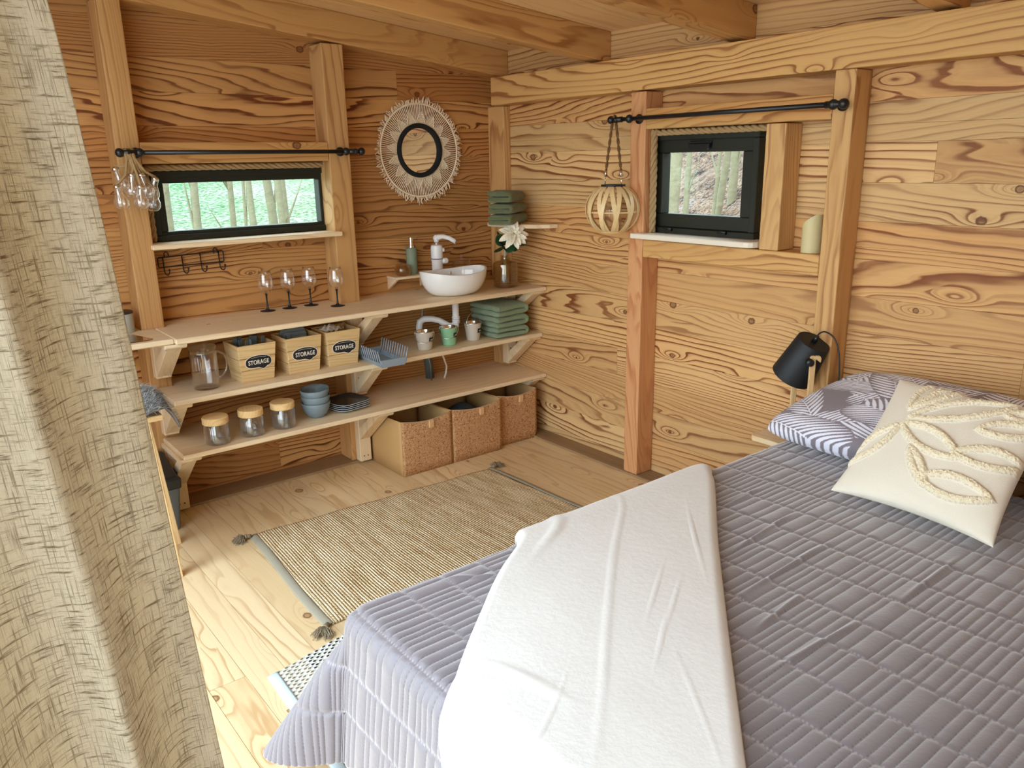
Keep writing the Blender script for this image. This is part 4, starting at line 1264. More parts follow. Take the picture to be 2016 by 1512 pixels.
# ------------------------------------------------------------------ vase and flower
t = thing('glass_vase', 'smoky brown glass bottle vase at the right end of the counter', 'vase', (2.812, 3.640, 0.8905))
MB().lathe(wall_prof([(0.0001, 0), (0.062, 0.0), (0.070, 0.006), (0.071, 0.014), (0.071, 0.130), (0.068, 0.140), (0.055, 0.147), (0.030, 0.152), (0.024, 0.158), (0.024, 0.176), (0.027, 0.180)], 0.003), n=56).build('body', M['vase'], t)
m = MB().lathe([(0.0001, 0.006), (0.067, 0.006), (0.068, 0.012), (0.0001, 0.013)], n=40); m.build('thick_base', M['vase'], t)
t = thing('artificial_flower', 'white dahlia with dark green leaves standing in the smoky vase', 'flower', (2.812, 3.640, 0.912))
m = MB()
for i in range(3):
    a = i * 2.1
    m.tube([(0.01 * math.cos(a), 0.01 * math.sin(a), 0.0), (0.006 * math.cos(a + 1), 0.006 * math.sin(a + 1), 0.08), (0.004 * math.cos(a), 0.004 * math.sin(a), 0.15), (0.01 * math.cos(a), -0.01, 0.20)], 0.0055, 8)
m.tube([(0.004, -0.008, 0.19), (0.0, -0.05, 0.24), (-0.02, -0.10, 0.280)], 0.005, 8)
m.build('stem', M['stem'], t)
head = Vector((-0.034, -0.125, 0.286))
axis = Vector((-0.45, -0.80, 0.38)).normalized()
rot = axis.to_track_quat('Z', 'Y').to_matrix().to_4x4()
def petal(m, ang, tilt, ln, w, twist=0.0, off=0.006):
    st = m.mark()
    def fn(u, v):
        x = ln * u
        ww = w * math.sin(PI * min(u * 0.92 + 0.06, 1.0)) ** 0.75
        y = ww * (v - 0.5) * 2
        z = 0.18 * ln * math.sin(u * PI * 0.7) + 0.25 * abs(y) * 1.2 - 0.14 * ln * u * u
        return (x + off, y, z)
    m.grid(fn, 8, 6)
    m.xf(st, Matrix.Translation(head) @ rot @ Matrix.Rotation(ang, 4, 'Z') @ Matrix.Rotation(-tilt, 4, 'Y') @ Matrix.Rotation(twist, 4, 'X'))
R_ = random.Random(3)
for ring, (n, tilt, ln, w) in enumerate(((9, 0.0, 0.081, 0.018), (8, 0.34, 0.070, 0.016), (8, 0.75, 0.050, 0.011), (7, 1.1, 0.034, 0.008))):
    for i in range(n):
        m = MB(); petal(m, 2 * PI * (i + 0.5 * (ring % 2)) / n + R_.uniform(-.1, .1), tilt + R_.uniform(-.08, .08), ln * R_.uniform(.9, 1.08), w, R_.uniform(-.25, .25))
        m.build('petal', M['petal'], t, solid=0.0008)
m = MB()
for i in range(14):
    petal(m, i * 2.4, 1.25 + 0.1 * (i % 3), 0.022, 0.004, 0, 0.002)
m.build('flower_heart', M['petal_core'], t)
for i, (p, d, s) in enumerate((((-0.01, -0.01, 0.205), (-0.7, -0.5, 0.25), 0.036), ((-0.01, 0.0, 0.215), (-0.6, -0.3, 0.7), 0.040), ((0.0, -0.01, 0.20), (0.2, -0.8, 0.1), 0.036), ((0.01, -0.02, 0.22), (0.5, -0.8, 0.1), 0.032), ((-0.01, 0, 0.235), (-0.75, -0.1, 0.9), 0.034), ((0.0, -0.02, 0.21), (-0.15, -0.9, -0.25), 0.032), ((0.015, -0.04, 0.25), (0.9, -0.5, -0.3), 0.04), ((-0.02, -0.01, 0.20), (-0.9, -0.1, -0.1), 0.03))):
    m = MB()
    def fn(u, v, s=s):
        s = s * 1.55; w = 0.55 * s * math.sin(PI * (u * 0.9 + 0.05)) ** 0.6
        return (s * 1.5 * u, w * (v - 0.5) * 2, 0.10 * s * math.sin(u * 3) - 0.2 * w * abs(v - 0.5) * 2)
    m.grid(fn, 8, 6)
    q = Vector(d).normalized().to_track_quat('X', 'Z').to_matrix().to_4x4()
    m.xf(0, Matrix.Translation(p) @ q @ Matrix.Rotation(0.7 if i % 2 else -0.9, 4, 'X'))
    m.build('leaf', M['leaf'], t, solid=0.0006)

# ------------------------------------------------------------------ crates
def text_mesh(body, size, depth=0.0008):
    c = bpy.data.curves.new('letters', 'FONT')
    c.body = body; c.size = size; c.extrude = depth; c.align_x = 'CENTER'; c.align_y = 'CENTER'
    c.offset = size * 0.012; c.space_character = 1.08; c.resolution_u = 4
    ob = bpy.data.objects.new('letters', c)
    scene.collection.objects.link(ob)
    dg = bpy.context.evaluated_depsgraph_get()
    me = bpy.data.meshes.new_from_object(ob.evaluated_get(dg))
    bpy.data.objects.remove(ob)
    me.materials.clear()
    return me
TXT = text_mesh('STORAGE', 0.034)
def serif_text(me):
    return me
def crate(loc, rz, label):
    t = thing('storage_crate', label, 'crate', loc, rz, 'wooden storage crates on the middle shelf')
    H, wt, wb, dt, db, th = 0.182, 0.093, 0.077, 0.090, 0.072, 0.008   # half widths at top/bottom
    def wq(z, a, b): return b + (a - b) * z / H
    for (side) in ('front', 'back', 'left', 'right'):
        m = MB()
        zs = [0, 0.060, 0.118, H]
        if side in ('left', 'right'): zs = [0, 0.055, 0.112, H]
        for z0, z1 in zip(zs[:-1], zs[1:]):
            z1 = z1 - 0.0022
            v = []
            for z in (z0, z1):
                W_, D_ = wq(z, wt, wb), wq(z, dt, db)
                if side == 'front': v += [(-W_, -D_, z), (W_, -D_, z), (-W_, -D_ + th, z), (W_, -D_ + th, z)]
                elif side == 'back': v += [(-W_, D_ - th, z), (W_, D_ - th, z), (-W_, D_, z), (W_, D_, z)]
                elif side == 'left': v += [(-W_, -D_ + th, z), (-W_ + th, -D_ + th, z), (-W_, D_ - th, z), (-W_ + th, D_ - th, z)]
                else: v += [(W_ - th, -D_ + th, z), (W_, -D_ + th, z), (W_ - th, D_ - th, z), (W_, D_ - th, z)]
            m.hexa(v, 'x' if side in ('front', 'back') else 'y')
        m.build('side_panel', W['crate'], t, bevel=0.0012)
    MB().box(-wb + th, wb - th, -db + th, db - th, 0.001, 0.008).build('bottom', W['crate'], t)
    # black speech-banner sign on the front
    ang = math.atan((dt - db) / H)
    pts = []
    n = 40
    for i in range(n):
        a = 2 * PI * i / n
        c, s = math.cos(a), math.sin(a)
        x = 0.062 * (abs(c) ** 0.55) * (1 if c > 0 else -1)
        y = 0.026 * (abs(s) ** 0.75) * (1 if s > 0 else -1)
        if s > 0: y += 0.006 * max(0, 1 - (x / 0.05) ** 2)
        if s < 0 and 0.012 < x < 0.034: y -= 0.012 * (1 - abs(x - 0.026) / 0.014) if abs(x - 0.026) < 0.014 else 0
        pts.append((x, y))
    def place(mb):
        zc = 0.094
        mb.xf(0, Matrix.Translation((0.003, -wq(zc, dt, db) - 0.0004, zc)) @ Matrix.Rotation(PI / 2 + ang, 4, 'X'))
        return mb
    m = MB(); m.prism([(x * 1.05, y * 1.09) for x, y in pts], 'z', -0.0006, 0.0004)
    rim = place(m).build('sign_border', M['tag_white'], t)
    m = MB(); m.prism(pts, 'z', 0.0, 0.0012)
    m2 = place(m).build('sign', M['tag_black'], t)
    arc = MB()
    arc.tube([(x, 0.0225 + 0.006 * (1 - (x / 0.05) ** 2) - 0.004, 0.0013) for x in [(-0.036 + 0.072 * k / 12) for k in range(13)]], 0.0007, 4)
    place(arc).build('sign_arc', M['tag_white'], m2)
    to = bpy.data.objects.new('letters', TXT)
    if not TXT.materials: TXT.materials.append(M['tag_white'])
    scene.collection.objects.link(to)
    to.parent = m2
    zc = 0.094
    to.matrix_local = Matrix.Translation((0.003, -wq(zc, dt, db) - 0.0024, zc - 0.001)) @ Matrix.Rotation(PI / 2 + ang, 4, 'X') @ Matrix.Diagonal((0.64, 0.88, 1, 1))
    return t
crate((1.296, 3.672, 0.6135), 0.03, 'left wooden crate lettered STORAGE, holding grey cutlery')
crate((1.532, 3.676, 0.6135), 0.01, 'middle wooden crate lettered STORAGE, holding flat grey boards')
crate((1.745, 3.680, 0.6135), -0.01, 'right wooden crate lettered STORAGE, holding paper packets')
R_ = random.Random(12)
cut = [(-0.058, 0.03, -.18, .0), (-0.052, -0.01, -.15, -.1), (-0.036, -0.045, -.12, -.25), (-0.012, -0.050, 0.02, -.2), (0.012, 0.02, .05, .1), (0.022, 0.0, 0.12, .0), (0.034, 0.035, .1, .12), (0.044, 0.0, .18, .05), (0.052, -0.02, .30, -.05), (-0.03, 0.04, -.1, .15)]
names = ['outermost at the left', 'second from the left', 'leaning to the front left', 'upright at the front', 'standing near the back middle', 'right of the middle', 'at the back right', 'leaning right', 'leaning furthest right', 'at the back left']
for i, (x, y, ry, rx) in enumerate(cut):
    m = MB()
    m.prism([(-0.008, 0), (0.008, 0), (0.0105, 0.17), (0.0095, 0.176), (-0.0095, 0.176), (-0.0105, 0.17)], 'y', -0.003, 0.003, 'z')
    m.xf(0, Euler((rx * -0.5, ry * 0.55, R_.uniform(-.9, .9))).to_matrix().to_4x4())
    o = m.build('cutlery_handle', M['cut_grey'], bevel=0.0012, loc=(1.296 + x * 0.72, 3.672 + y * 0.72, 0.6135 + 0.026))
    tag(o, 'grey cutlery handle %s of the left storage crate' % names[i], 'cutlery', 'grey cutlery in the left storage crate')
for i, (y, rx, w, h, lab) in enumerate(((0.045, 0.06, 0.135, 0.19, 'wide blue-grey board at the back of the middle storage crate'), (0.028, 0.03, 0.125, 0.178, 'blue-grey board leaning before the widest one in the middle storage crate'), (-0.01, 0.0, 0.10, 0.165, 'short grey board in the middle of the middle storage crate'))):
    m = MB()
    hw = w / 2
    m.prism([(-hw, 0), (hw, 0), (hw, h - 0.012), (hw - 0.012, h), (-hw + 0.012, h), (-hw, h - 0.012)], 'y', -0.005, 0.005)
    m.xf(0, Euler((-rx, 0, 0.02)).to_matrix().to_4x4())
    tag(m.build('board', M['blue_grey'], bevel=0.003, loc=(1.540, 3.676 + y, 0.6135 + 0.0085)), lab, 'board', 'flat grey boards in the middle storage crate')
m = MB().prism([(-0.012, 0), (0.012, 0), (0.010, 0.185), (-0.010, 0.185)], 'y', -0.004, 0.004)
m.xf(0, Euler((0, -0.12, 0)).to_matrix().to_4x4())
tag(m.build('spatula_handle', M['cut_grey'], bevel=0.002, loc=(1.502, 3.640, 0.6135 + 0.0085)), 'narrow grey handle at the front left of the middle storage crate', 'utensil')
m = MB()
def crump(u, v):
    x, y = (u - 0.5) * 0.11, (v - 0.5) * 0.085
    return (x, y, 0.022 * math.sin(u * PI) * math.sin(v * PI) + 0.006 * math.sin(u * 21) * math.cos(v * 17) + 0.004 * math.sin(u * 9 + v * 31) + 0.012)
m.grid(crump, 24, 20)
o = m.build('paper_packet', plain('crinkled_white_paper', rgb(214, 210, 204), 0.7), loc=(1.720, 3.690, 0.775), solid=0.001, rotz=0.3)
tag(o, 'crumpled white paper packet lying on top of the right storage crate', 'packet')
o = MB().box(-0.07, 0.07, -0.064, 0.064, 0.0, 0.145).build('folded_paper_stack', plain('brown_kraft_paper', rgb(176, 146, 106), 0.8, nscale=40, var=.15), bevel=0.004, loc=(1.745, 3.680, 0.6135 + 0.0085))
for vv in o.data.vertices:
    k = 0.90 + vv.co.z * 0.75
    vv.co.x *= k * 0.93; vv.co.y *= k * 0.93
tag(o, 'brown paper bag filling the right storage crate', 'bag')

# ------------------------------------------------------------------ pitcher, jars, bowls, plates
t = thing('glass_pitcher', 'tall clear glass pitcher with wooden lid and loop handle', 'pitcher', (1.072, 3.655, 0.6135))
MB().lathe(wall_prof([(0.0001, 0), (0.056, 0.0), (0.060, 0.004), (0.060, 0.165), (0.059, 0.178)], 0.0025), n=48).build('body', M['glass'], t)
m = MB().lathe([(0.0001, 0.165), (0.055, 0.165), (0.057, 0.184), (0.060, 0.186), (0.060, 0.194), (0.0001, 0.194)], n=40, gcf=lambda p: p); m.build('lid', glass('pale_lid', (0.9, 0.82, 0.68), amt=1.2, tin=0.3), t, sharp=40)
hx, hy = 0.90, 0.10
m = MB().tube([(0.058 * hx, 0.058 * hy, 0.155), (0.080 * hx, 0.080 * hy, 0.158), (0.108 * hx, 0.108 * hy, 0.140), (0.120 * hx, 0.12 * hy, 0.105), (0.112 * hx, 0.112 * hy, 0.066), (0.09 * hx, 0.09 * hy, 0.040), (0.058 * hx, 0.058 * hy, 0.030)], 0.0048, 10)
m.build('handle', glass('handle_glass', amt=2.5, tin=0.12), t)

jr = [(0.0001, 0), (0.049, 0.0), (0.055, 0.005), (0.056, 0.012), (0.056, 0.086), (0.050, 0.094), (0.050, 0.102)]
jar0 = None
for i, (x, y, lab) in enumerate(((1.062, 3.560, 'leftmost of three ribbed glass jars with pine lids'), (1.229, 3.568, 'middle one of three ribbed glass jars with pine lids'), (1.389, 3.578, 'rightmost of three ribbed glass jars with pine lids, beside the blue-grey bowls'))):
    if jar0 is None:
        jar0 = thing('storage_jar', lab, 'jar', (x, y, 0.3715), group='ribbed storage jars on the lowest shelf')
        MB().lathe(wall_prof(jr, 0.003), n=96, rib=0.012).build('body', M['ribbed'], jar0)
        MB().lathe([(0.0001, 0.094), (0.053, 0.094), (0.058, 0.098), (0.058, 0.124), (0.055, 0.128), (0.0001, 0.128)], n=48, gcf=lambda p: (p[0], p[1], p[2]), seed=3.3).build('lid', W['lid'], jar0, sharp=35)
    else:
        c = copy_tree(jar0); c.location = (x, y, 0.3715); c['label'] = lab; c.rotation_euler.z = i * 1.1

bw0 = wall_prof([(0.0001, 0), (0.034, 0.0), (0.036, 0.003), (0.052, 0.018), (0.064, 0.040), (0.070, 0.062), (0.072, 0.078)], 0.004)
for k, lab in enumerate(('bottom blue-grey bowl of the stack of three', 'middle blue-grey bowl of the stack of three', 'top blue-grey bowl of the stack of three')):
    o = MB().lathe(bw0, n=56).build('bowl', M['blue_grey'], loc=(1.580 + 0.001 * k, 3.622, 0.3715 + 0.0345 * k))
    if k == 2: o.rotation_euler = (0.02, -0.05, 0)
    tag(o, lab, 'bowl', 'stacked blue-grey bowls on the lowest shelf')
def plate_mb(s=0.098):
    m = MB()
    def fn(u, v):
        a = 2 * PI * u
        c, sn = math.cos(a), math.sin(a)
        e = 0.42
        r = 1.0 / ((abs(c) ** (2 / e) + abs(sn) ** (2 / e)) ** (e / 2))
        prof = [(0.0, 0.0), (0.55, 0.0), (0.62, 0.0), (0.86, 0.007), (1.0, 0.013)]
        k = v * 4; i = min(int(k), 3); f = k - i
        pr = prof[i][0] + (prof[i + 1][0] - prof[i][0]) * f; pz = prof[i][1] + (prof[i + 1][1] - prof[i][1]) * f
        rr = 1 + (r - 1) * min(1, pr)
        return (s * pr * rr * c, s * pr * rr * sn, pz)
    m.grid(lambda u, v: fn(u, v), 64, 8, closed_u=True)
    st = m.mark()
    m.cur_mi = 1
    m.grid(lambda u, v: (lambda p: (p[0], p[1], p[2] - 0.004))(fn(-u, v)), 64, 8, closed_u=True)
    vv = []; f = []
    for i in range(64):
        p = fn(i / 64, 1.0)
        vv += [p, (p[0] * 1.012, p[1] * 1.012, p[2] - 0.001), (p[0], p[1], p[2] - 0.004)]
    for i in range(64):
        j = (i + 1) % 64
        f += [(i * 3 + 1, j * 3 + 1, j * 3, i * 3), (i * 3 + 2, j * 3 + 2, j * 3 + 1, i * 3 + 1)]
    m.add(vv, f, smooth=True)
    return m
M['plate_edge'] = plain('pale_plate_underside', rgb(168, 178, 184), 0.3)
for k, lab in enumerate(('bottom plate of the dark square-rounded stack', 'second plate from below in the dark stack', 'third plate from below in the dark stack', 'top dark grey plate of the stack beside the bowls')):
    o = plate_mb().build('plate', [M['plate_dark'], M['plate_edge']], loc=(1.765, 3.655, 0.376 + 0.0095 * k), rotz=0.15 + 0.02 * k)
    tag(o, lab, 'plate', 'dark plates on the lowest shelf')

# ------------------------------------------------------------------ dish rack
t = thing('dish_rack', 'grey plastic dish rack tray with rows of prongs jutting over the shelf edge', 'dish rack', (1.925, 3.555, 0.6135), -0.06)
m = MB()
w0, l0, h0 = 0.062, 0.145, 0.040
m.box(-w0, w0, -l0, l0, 0.0, 0.004)
for s in (-1, 1):
    m.hexa([(s * w0 - .002, -l0, 0.0), (s * w0 + .002, -l0, 0), (s * w0 - .002, l0, 0), (s * w0 + .002, l0, 0),
            (s * (w0 + .010) - .002, -l0 - .008, h0 * .6), (s * (w0 + .010) + .002, -l0 - .008, h0 * .6), (s * (w0 + .010) - .002, l0 + .008, h0 * .6), (s * (w0 + .010) + .002, l0 + .008, h0 * .6)])
    m.hexa([(-w0, s * l0 - .002, 0.0), (w0, s * l0 - .002, 0), (-w0, s * l0 + .002, 0), (w0, s * l0 + .002, 0),
            (-w0 - .010, s * (l0 + .008) - .002, h0), (w0 + .010, s * (l0 + .008) - .002, h0), (-w0 - .010, s * (l0 + .008) + .002, h0), (w0 + .010, s * (l0 + .008) + .002, h0)])
m.build('tray', M['rack_grey'], t, bevel=0.001)
for s in (-1, 1):
    for i in range(12):
        y = -l0 + 2 * l0 * i / 11
        MB().tube([(s * (w0 + 0.004), y, 0.010), (s * (w0 + 0.022), y, 0.088)], [0.0046, 0.0028], 6).build('prong', M['rack_grey'], t)

# ------------------------------------------------------------------ buckets
def bucket(loc, mat, label, up, rz):
    t = thing('tin_bucket', label, 'bucket', loc, rz, 'small enamel buckets on the middle shelf')
    MB().lathe([(0.0001, 0.004), (0.034, 0.004), (0.034, 0.0), (0.037, 0.0), (0.0375, 0.004), (0.050, 0.096), (0.052, 0.099)], n=44).build('body', mat, t)
    MB().lathe([(0.052, 0.099), (0.0525, 0.101), (0.050, 0.1015), (0.0485, 0.098), (0.036, 0.008), (0.0001, 0.007)], n=44).build('inside', M['chrome'], t)
    m = MB()
    pts = []
    for i in range(17):
        a = PI * i / 16
        x, h = 0.054 * math.cos(a), 0.062 * math.sin(a)
        pts.append((x, 0, 0.093 + h) if up else (x * (1 + 0.06 * math.sin(a)), -0.058 * math.sin(a), 0.093 - h * 0.80))
    m.tube(pts, 0.0016, 6)
    m.build('handle', M['chrome'], t)
    m = MB()
    for s in (-1, 1): m.ball((s * 0.0515, 0, 0.090), 0.005, 8, 6, (0.5, 1, 1.3))
    m.build('ear', M['chrome'], t)
    # curved label with white scribble
    a0 = -PI / 2 + 0.35 - rz
    lab = MB(); lab.grid(lambda u, v: ((0.0445 + v * 0.0045) * math.cos(a0 + (u - 0.5) * 0.72), (0.0445 + v * 0.0045) * math.sin(a0 + (u - 0.5) * 0.72), 0.045 + v * 0.026), 10, 2)
    lo = lab.build('label_plate', M['tag_black'], t, solid=0.0006)
    sc = MB()
    P = []
    for i in range(15):
        a = a0 + (i / 14 - 0.5) * 0.36
        P.append((0.0477 * math.cos(a), 0.0477 * math.sin(a), 0.058 + 0.004 * math.sin(i * 2.3)))
    sc.tube(P, 0.0009, 4)
    sc.build('writing', M['tag_white'], lo)
    return t
bucket((2.235, 3.622, 0.6135), M['bucket_cream'], 'cream enamel bucket nearest the dish rack', False, -0.6)
bucket((2.400, 3.632, 0.6135), M['bucket_mint'], 'mint green enamel bucket', False, -0.7)
bucket((2.570, 3.640, 0.6135), M['bucket_cream'], 'cream enamel bucket with raised handle beside the sage towels', True, 0.25)

# ------------------------------------------------------------------ cork boxes
def cork_box(x0, x1, yf, yb, H, label, rz=0, sag=0.018):
    t = thing('cork_storage_box', label, 'storage box', ((x0 + x1) / 2, (yf + yb) / 2, 0.0005), rz, 'cork-fronted storage boxes under the lowest shelf')
    w, d = (x1 - x0) / 2, (yb - yf) / 2
    th = 0.005
    def panel(fn, nu=14):
        m = MB()
        m.grid(fn, nu, 4, smooth=True)
        return m
    def zt(u): return H - sag * math.sin(PI * u) ** 1.0
    m = MB()
    m.grid(lambda u, v: (-w + 2 * w * u, -d + 0.0 - 0.010 * math.sin(PI * u) * v, zt(u) * v), 18, 6)
    m.build('front_panel', M['cork'], t, solid=th)
    m = MB()
    m.grid(lambda u, v: (w - 2 * w * u, d, (H - 0.01) * v), 10, 3)
    m.build('back_panel', M['box_inner'], t, solid=th)
    for s in (-1, 1):
        m = MB()
        m.grid(lambda u, v: (s * w, -d + 0.003 + (2 * d - .006) * (u if s > 0 else 1 - u), (H - 0.006 * math.sin(PI * u)) * v), 10, 3)
        m.build('side_panel', M['box_inner'], t, solid=th)
    MB().box(-w + .004, w - .004, -d + .004, d - .004, 0.001, 0.006).build('bottom', M['box_inner'], t)
    m = MB()
    m.tube([(-w + 2 * w * u, -d - 0.001 - 0.010 * math.sin(PI * u), zt(u)) for u in [i / 16 for i in range(17)]], 0.0028, 6)
    m.build('rim_binding', plain('pale_binding', rgb(190, 158, 124), 0.7), t)
    u = 0.56
    m = MB()
    z = zt(u)
    x = -w + 2 * w * u
    m.prism([(-d - 0.010, z + 0.002), (-d - 0.020, z - 0.002), (-d - 0.023, z - 0.012), (-d - 0.021, z - 0.040), (-d - 0.009, z - 0.043)], 'x', x - 0.013, x + 0.013)
    m.build('pull_tab', M['tab'], t, bevel=0.001)
    return t
cork_box(1.951, 2.258, 3.430, 3.775, 0.302, 'left cork-fronted storage box, plain beige side showing')
cork_box(2.268, 2.600, 3.432, 3.775, 0.302, 'middle cork-fronted storage box with grey cloth inside')
cork_box(2.612, 2.893, 3.470, 3.780, 0.303, 'right cork-fronted storage box next to the right wall', rz=-0.03)
m = MB()
m.grid(lambda u, v: (0.13 * (u - 0.5) * 2 * math.cos((v - .5) * 0.6), 0.11 * (v - 0.5) * 2, 0.11 + 0.105 * max(0, math.sin(u * PI)) ** 0.7 * max(0, math.sin(v * PI)) ** 0.7 + 0.008 * math.sin(u * 9 + v * 5)), 26, 22)
o = m.build('folded_cloth', M['cloth_dark'], loc=(2.452, 3.605, 0.045), solid=0.004)
tag(o, 'dark grey cloth bundled inside the middle cork box', 'cloth')

# ------------------------------------------------------------------ canister, cutting board, stool, fur, bin at the left end
t = thing('enamel_canister', 'grey white canister with dark lid on the counter behind the curtain edge', 'canister', (0.785, 3.80, 0.8905))
MB().lathe([(0.0001, 0), (0.048, 0.0), (0.050, 0.004), (0.050, 0.085), (0.0001, 0.085)], n=40).build('body', plain('grey_white_enamel', rgb(178, 182, 174), 0.3), t, sharp=40)
MB().lathe([(0.0001, 0.085), (0.052, 0.085), (0.052, 0.092), (0.046, 0.096), (0.0001, 0.098)], n=40).build('lid', plain('dark_brown_lid', rgb(60, 42, 34), 0.5), t, sharp=40)
m = MB().prism([(0.50, 3.535), (0.83, 3.535), (0.845, 3.55), (0.80, 3.70), (0.785, 3.71), (0.50, 3.71)], 'z', 0.8905, 0.8945)
tag(m.build('glass_cutting_board', glass('brown_tinted_glass', (0.62, 0.50, 0.38), amt=2.0)), 'dark see-through cutting board lying on the counter end', 'cutting board')

t = thing('wooden_stool', 'pale wooden trestle stool with splayed legs behind the curtain', 'stool', (0.52, 3.30, 0.0))
def leg(x0, y0, x1, y1, zt=0.645):
    m = MB()
    a, b = Vector((x0, y0, 0.0)), Vector((x1, y1, zt))
    u, w = 0.022, 0.011
    v = []
    for p in (a, b):
        v += [(p.x - w, p.y - u, p.z), (p.x + w, p.y - u, p.z), (p.x - w, p.y + u, p.z), (p.x + w, p.y + u, p.z)]
    m.hexa(v, 'z')
    local(m, t).build('leg', W['oak'], t, bevel=0.002)
leg(0.800, 3.435, 0.728, 3.375); leg(0.716, 3.130, 0.690, 3.205)
leg(0.240, 3.435, 0.30, 3.375); leg(0.250, 3.130, 0.30, 3.205)
local(MB().box(0.27, 0.752, 3.17, 3.40, 0.645, 0.667, 'x'), t).build('seat', W['oak'], t, bevel=0.003)
# sheepskin
R_ = random.Random(9)
t = thing('fur_throw', 'grey fluffy fur draped over the wooden stool', 'fur', (0.52, 3.28, 0.668))
def furp(u, v):
    x = -0.22 + 0.54 * u * (1 - 0.20 * abs(2 * v - 1) ** 3)
    y = (v - 0.5) * 0.25
    z = 0.014 + 0.078 * max(0.0, math.sin(PI * v)) ** .6 * max(0.0, math.sin(PI * min(max(u * 1.02, 0.0), 0.985))) ** .25
    over = max(0.0, x - 0.215)
    return (x - over * 0.10, y, z - over * over * 12 + 0.01 * math.sin(u * 14 + v * 9))
m = MB(); m.grid(furp, 30, 16); m.build('hide', M['fur'], t, solid=0.006)
m = MB()
for i in range(9000):
    u, v = R_.random(), R_.random()
    p = Vector(furp(u, v)); q = Vector(furp(min(u + .02, 1.02), v)); s = Vector(furp(u, min(v + .02, 1.02)))
    nn = (q - p).cross(s - p).normalized()
    d = (nn * 0.9 + Vector((R_.uniform(0.1, 1.2), R_.uniform(-.6, .3), R_.uniform(-.5, .2)))).normalized()
    l = R_.uniform(0.022, 0.045)
    sd = d.cross(Vector((0.3, 0.2, 0.9))).normalized() * 0.0017
    a = p; b = p + d * l * .55; c = b + (d + Vector((0.2, 0, -0.7))).normalized() * l * .5
    m.add([a - sd, a + sd, b + sd * .7, b - sd * .7, c], [(0, 1, 2, 3), (3, 2, 4)], smooth=True)
fo = m.build('fur_pile', plain('pale_fur_tips', rgb(206, 206, 204), 0.8), t)
fo['kind'] = 'stuff'

t = thing('waste_bin', 'narrow grey waste bin with black lid under the shelf end', 'bin', (0.78, 3.66, 0.0125 - 0.012))
m = MB()
def ring(hx, hy, z): return [(-hx, -hy, z), (hx, -hy, z), (hx, hy, z), (-hx, hy, z)]
def loft(rings, caps=(True, True)):
    v = []; f = []
    for r in rings: v += r
    for k in range(len(rings) - 1):
        for i in range(4):
            j = (i + 1) % 4
            f.append((k * 4 + i, k * 4 + j, k * 4 + 4 + j, k * 4 + 4 + i))
    if caps[0]: f.append((3, 2, 1, 0))
    if caps[1]: b = (len(rings) - 1) * 4; f.append((b, b + 1, b + 2, b + 3))
    return MB().add(v, f) or None
def loftb(rings, caps=(True, True)):
    m = MB(); v = []; f = []
    for r in rings: v += r
    for k in range(len(rings) - 1):
        for i in range(4):
            j = (i + 1) % 4
            f.append((k * 4 + i, k * 4 + j, k * 4 + 4 + j, k * 4 + 4 + i))
    if caps[0]: f.append((3, 2, 1, 0))
    if caps[1]: b = (len(rings) - 1) * 4; f.append((b, b + 1, b + 2, b + 3))
    m.add(v, f)
    return m
loftb([ring(0.072, 0.100, 0.0), ring(0.090, 0.118, 0.215)]).build('body', M['bin_grey'], t, bevel=0.012, segs=3)
loftb([ring(0.094, 0.124, 0.205), ring(0.097, 0.126, 0.250), ring(0.090, 0.118, 0.262)]).build('rim', M['bin_black'], t, bevel=0.008, segs=3)
m = MB().prism([(-0.115, 0.255), (0.115, 0.255), (0.115, 0.320), (0.08, 0.325), (-0.10, 0.275)], 'x', -0.082, 0.082)
m.build('swing_lid', M['bin_black'], t, bevel=0.004)

# ------------------------------------------------------------------ rug
RC = [(1.085, 3.272), (2.350, 3.225), (2.395, 2.385), (1.035, 2.395)]   # far-left, far-right, near-right, near-left
RC = [Vector((a, b, 0)) for a, b in RC]
t = thing('jute_rug', 'braided jute rug with grey ends and corner tassels on the floor', 'rug', (1.7, 2.8, 0.0005))
nu, nv = 90, 60
U, V_ = np.meshgrid(np.linspace(0, 1, nu), np.linspace(0, 1, nv), indexing='ij')
P = np.zeros((nu, nv, 3))
for k in range(2):
    P[..., k] = (1 - U) * (1 - V_) * RC[0][k] + U * (1 - V_) * RC[1][k] + U * V_ * RC[2][k] + (1 - U) * V_ * RC[3][k] - (1.7, 2.8)[k]
P[..., 2] = 0.009 + 0.0015 * np.sin(U * 31 + V_ * 7) * np.sin(V_ * 17) + 0.002 * np.sin(U * 3 + 1)
P[..., 1] += 0.004 * np.sin(U * 23) * (np.abs(V_ - 0.5) * 2) ** 3
uvw = np.stack([U * 1.27, V_ * 0.86, np.zeros_like(U)], -1)
npmesh('woven_field', P, M['jute'], uvw=uvw, parent=t, loc=(0, 0, 0), flip=True, solid=0.008)
for (a, b, sgn) in ((RC[0], RC[3], -1), (RC[1], RC[2], 1)):
    m = MB()
    m.grid(lambda u, v: tuple(a.lerp(b, u) + Vector((sgn * (0.034 * v - 0.004) + 0.006 * math.sin(u * 5 + 1), 0, 0.010 + 0.004 * math.sin(v * PI) - 0.008 * v)) - Vector((1.7, 2.8, 0))), 40, 6)
    m.build('end_hem', M['rug_hem'], t, solid=0.003)
R_ = random.Random(4)
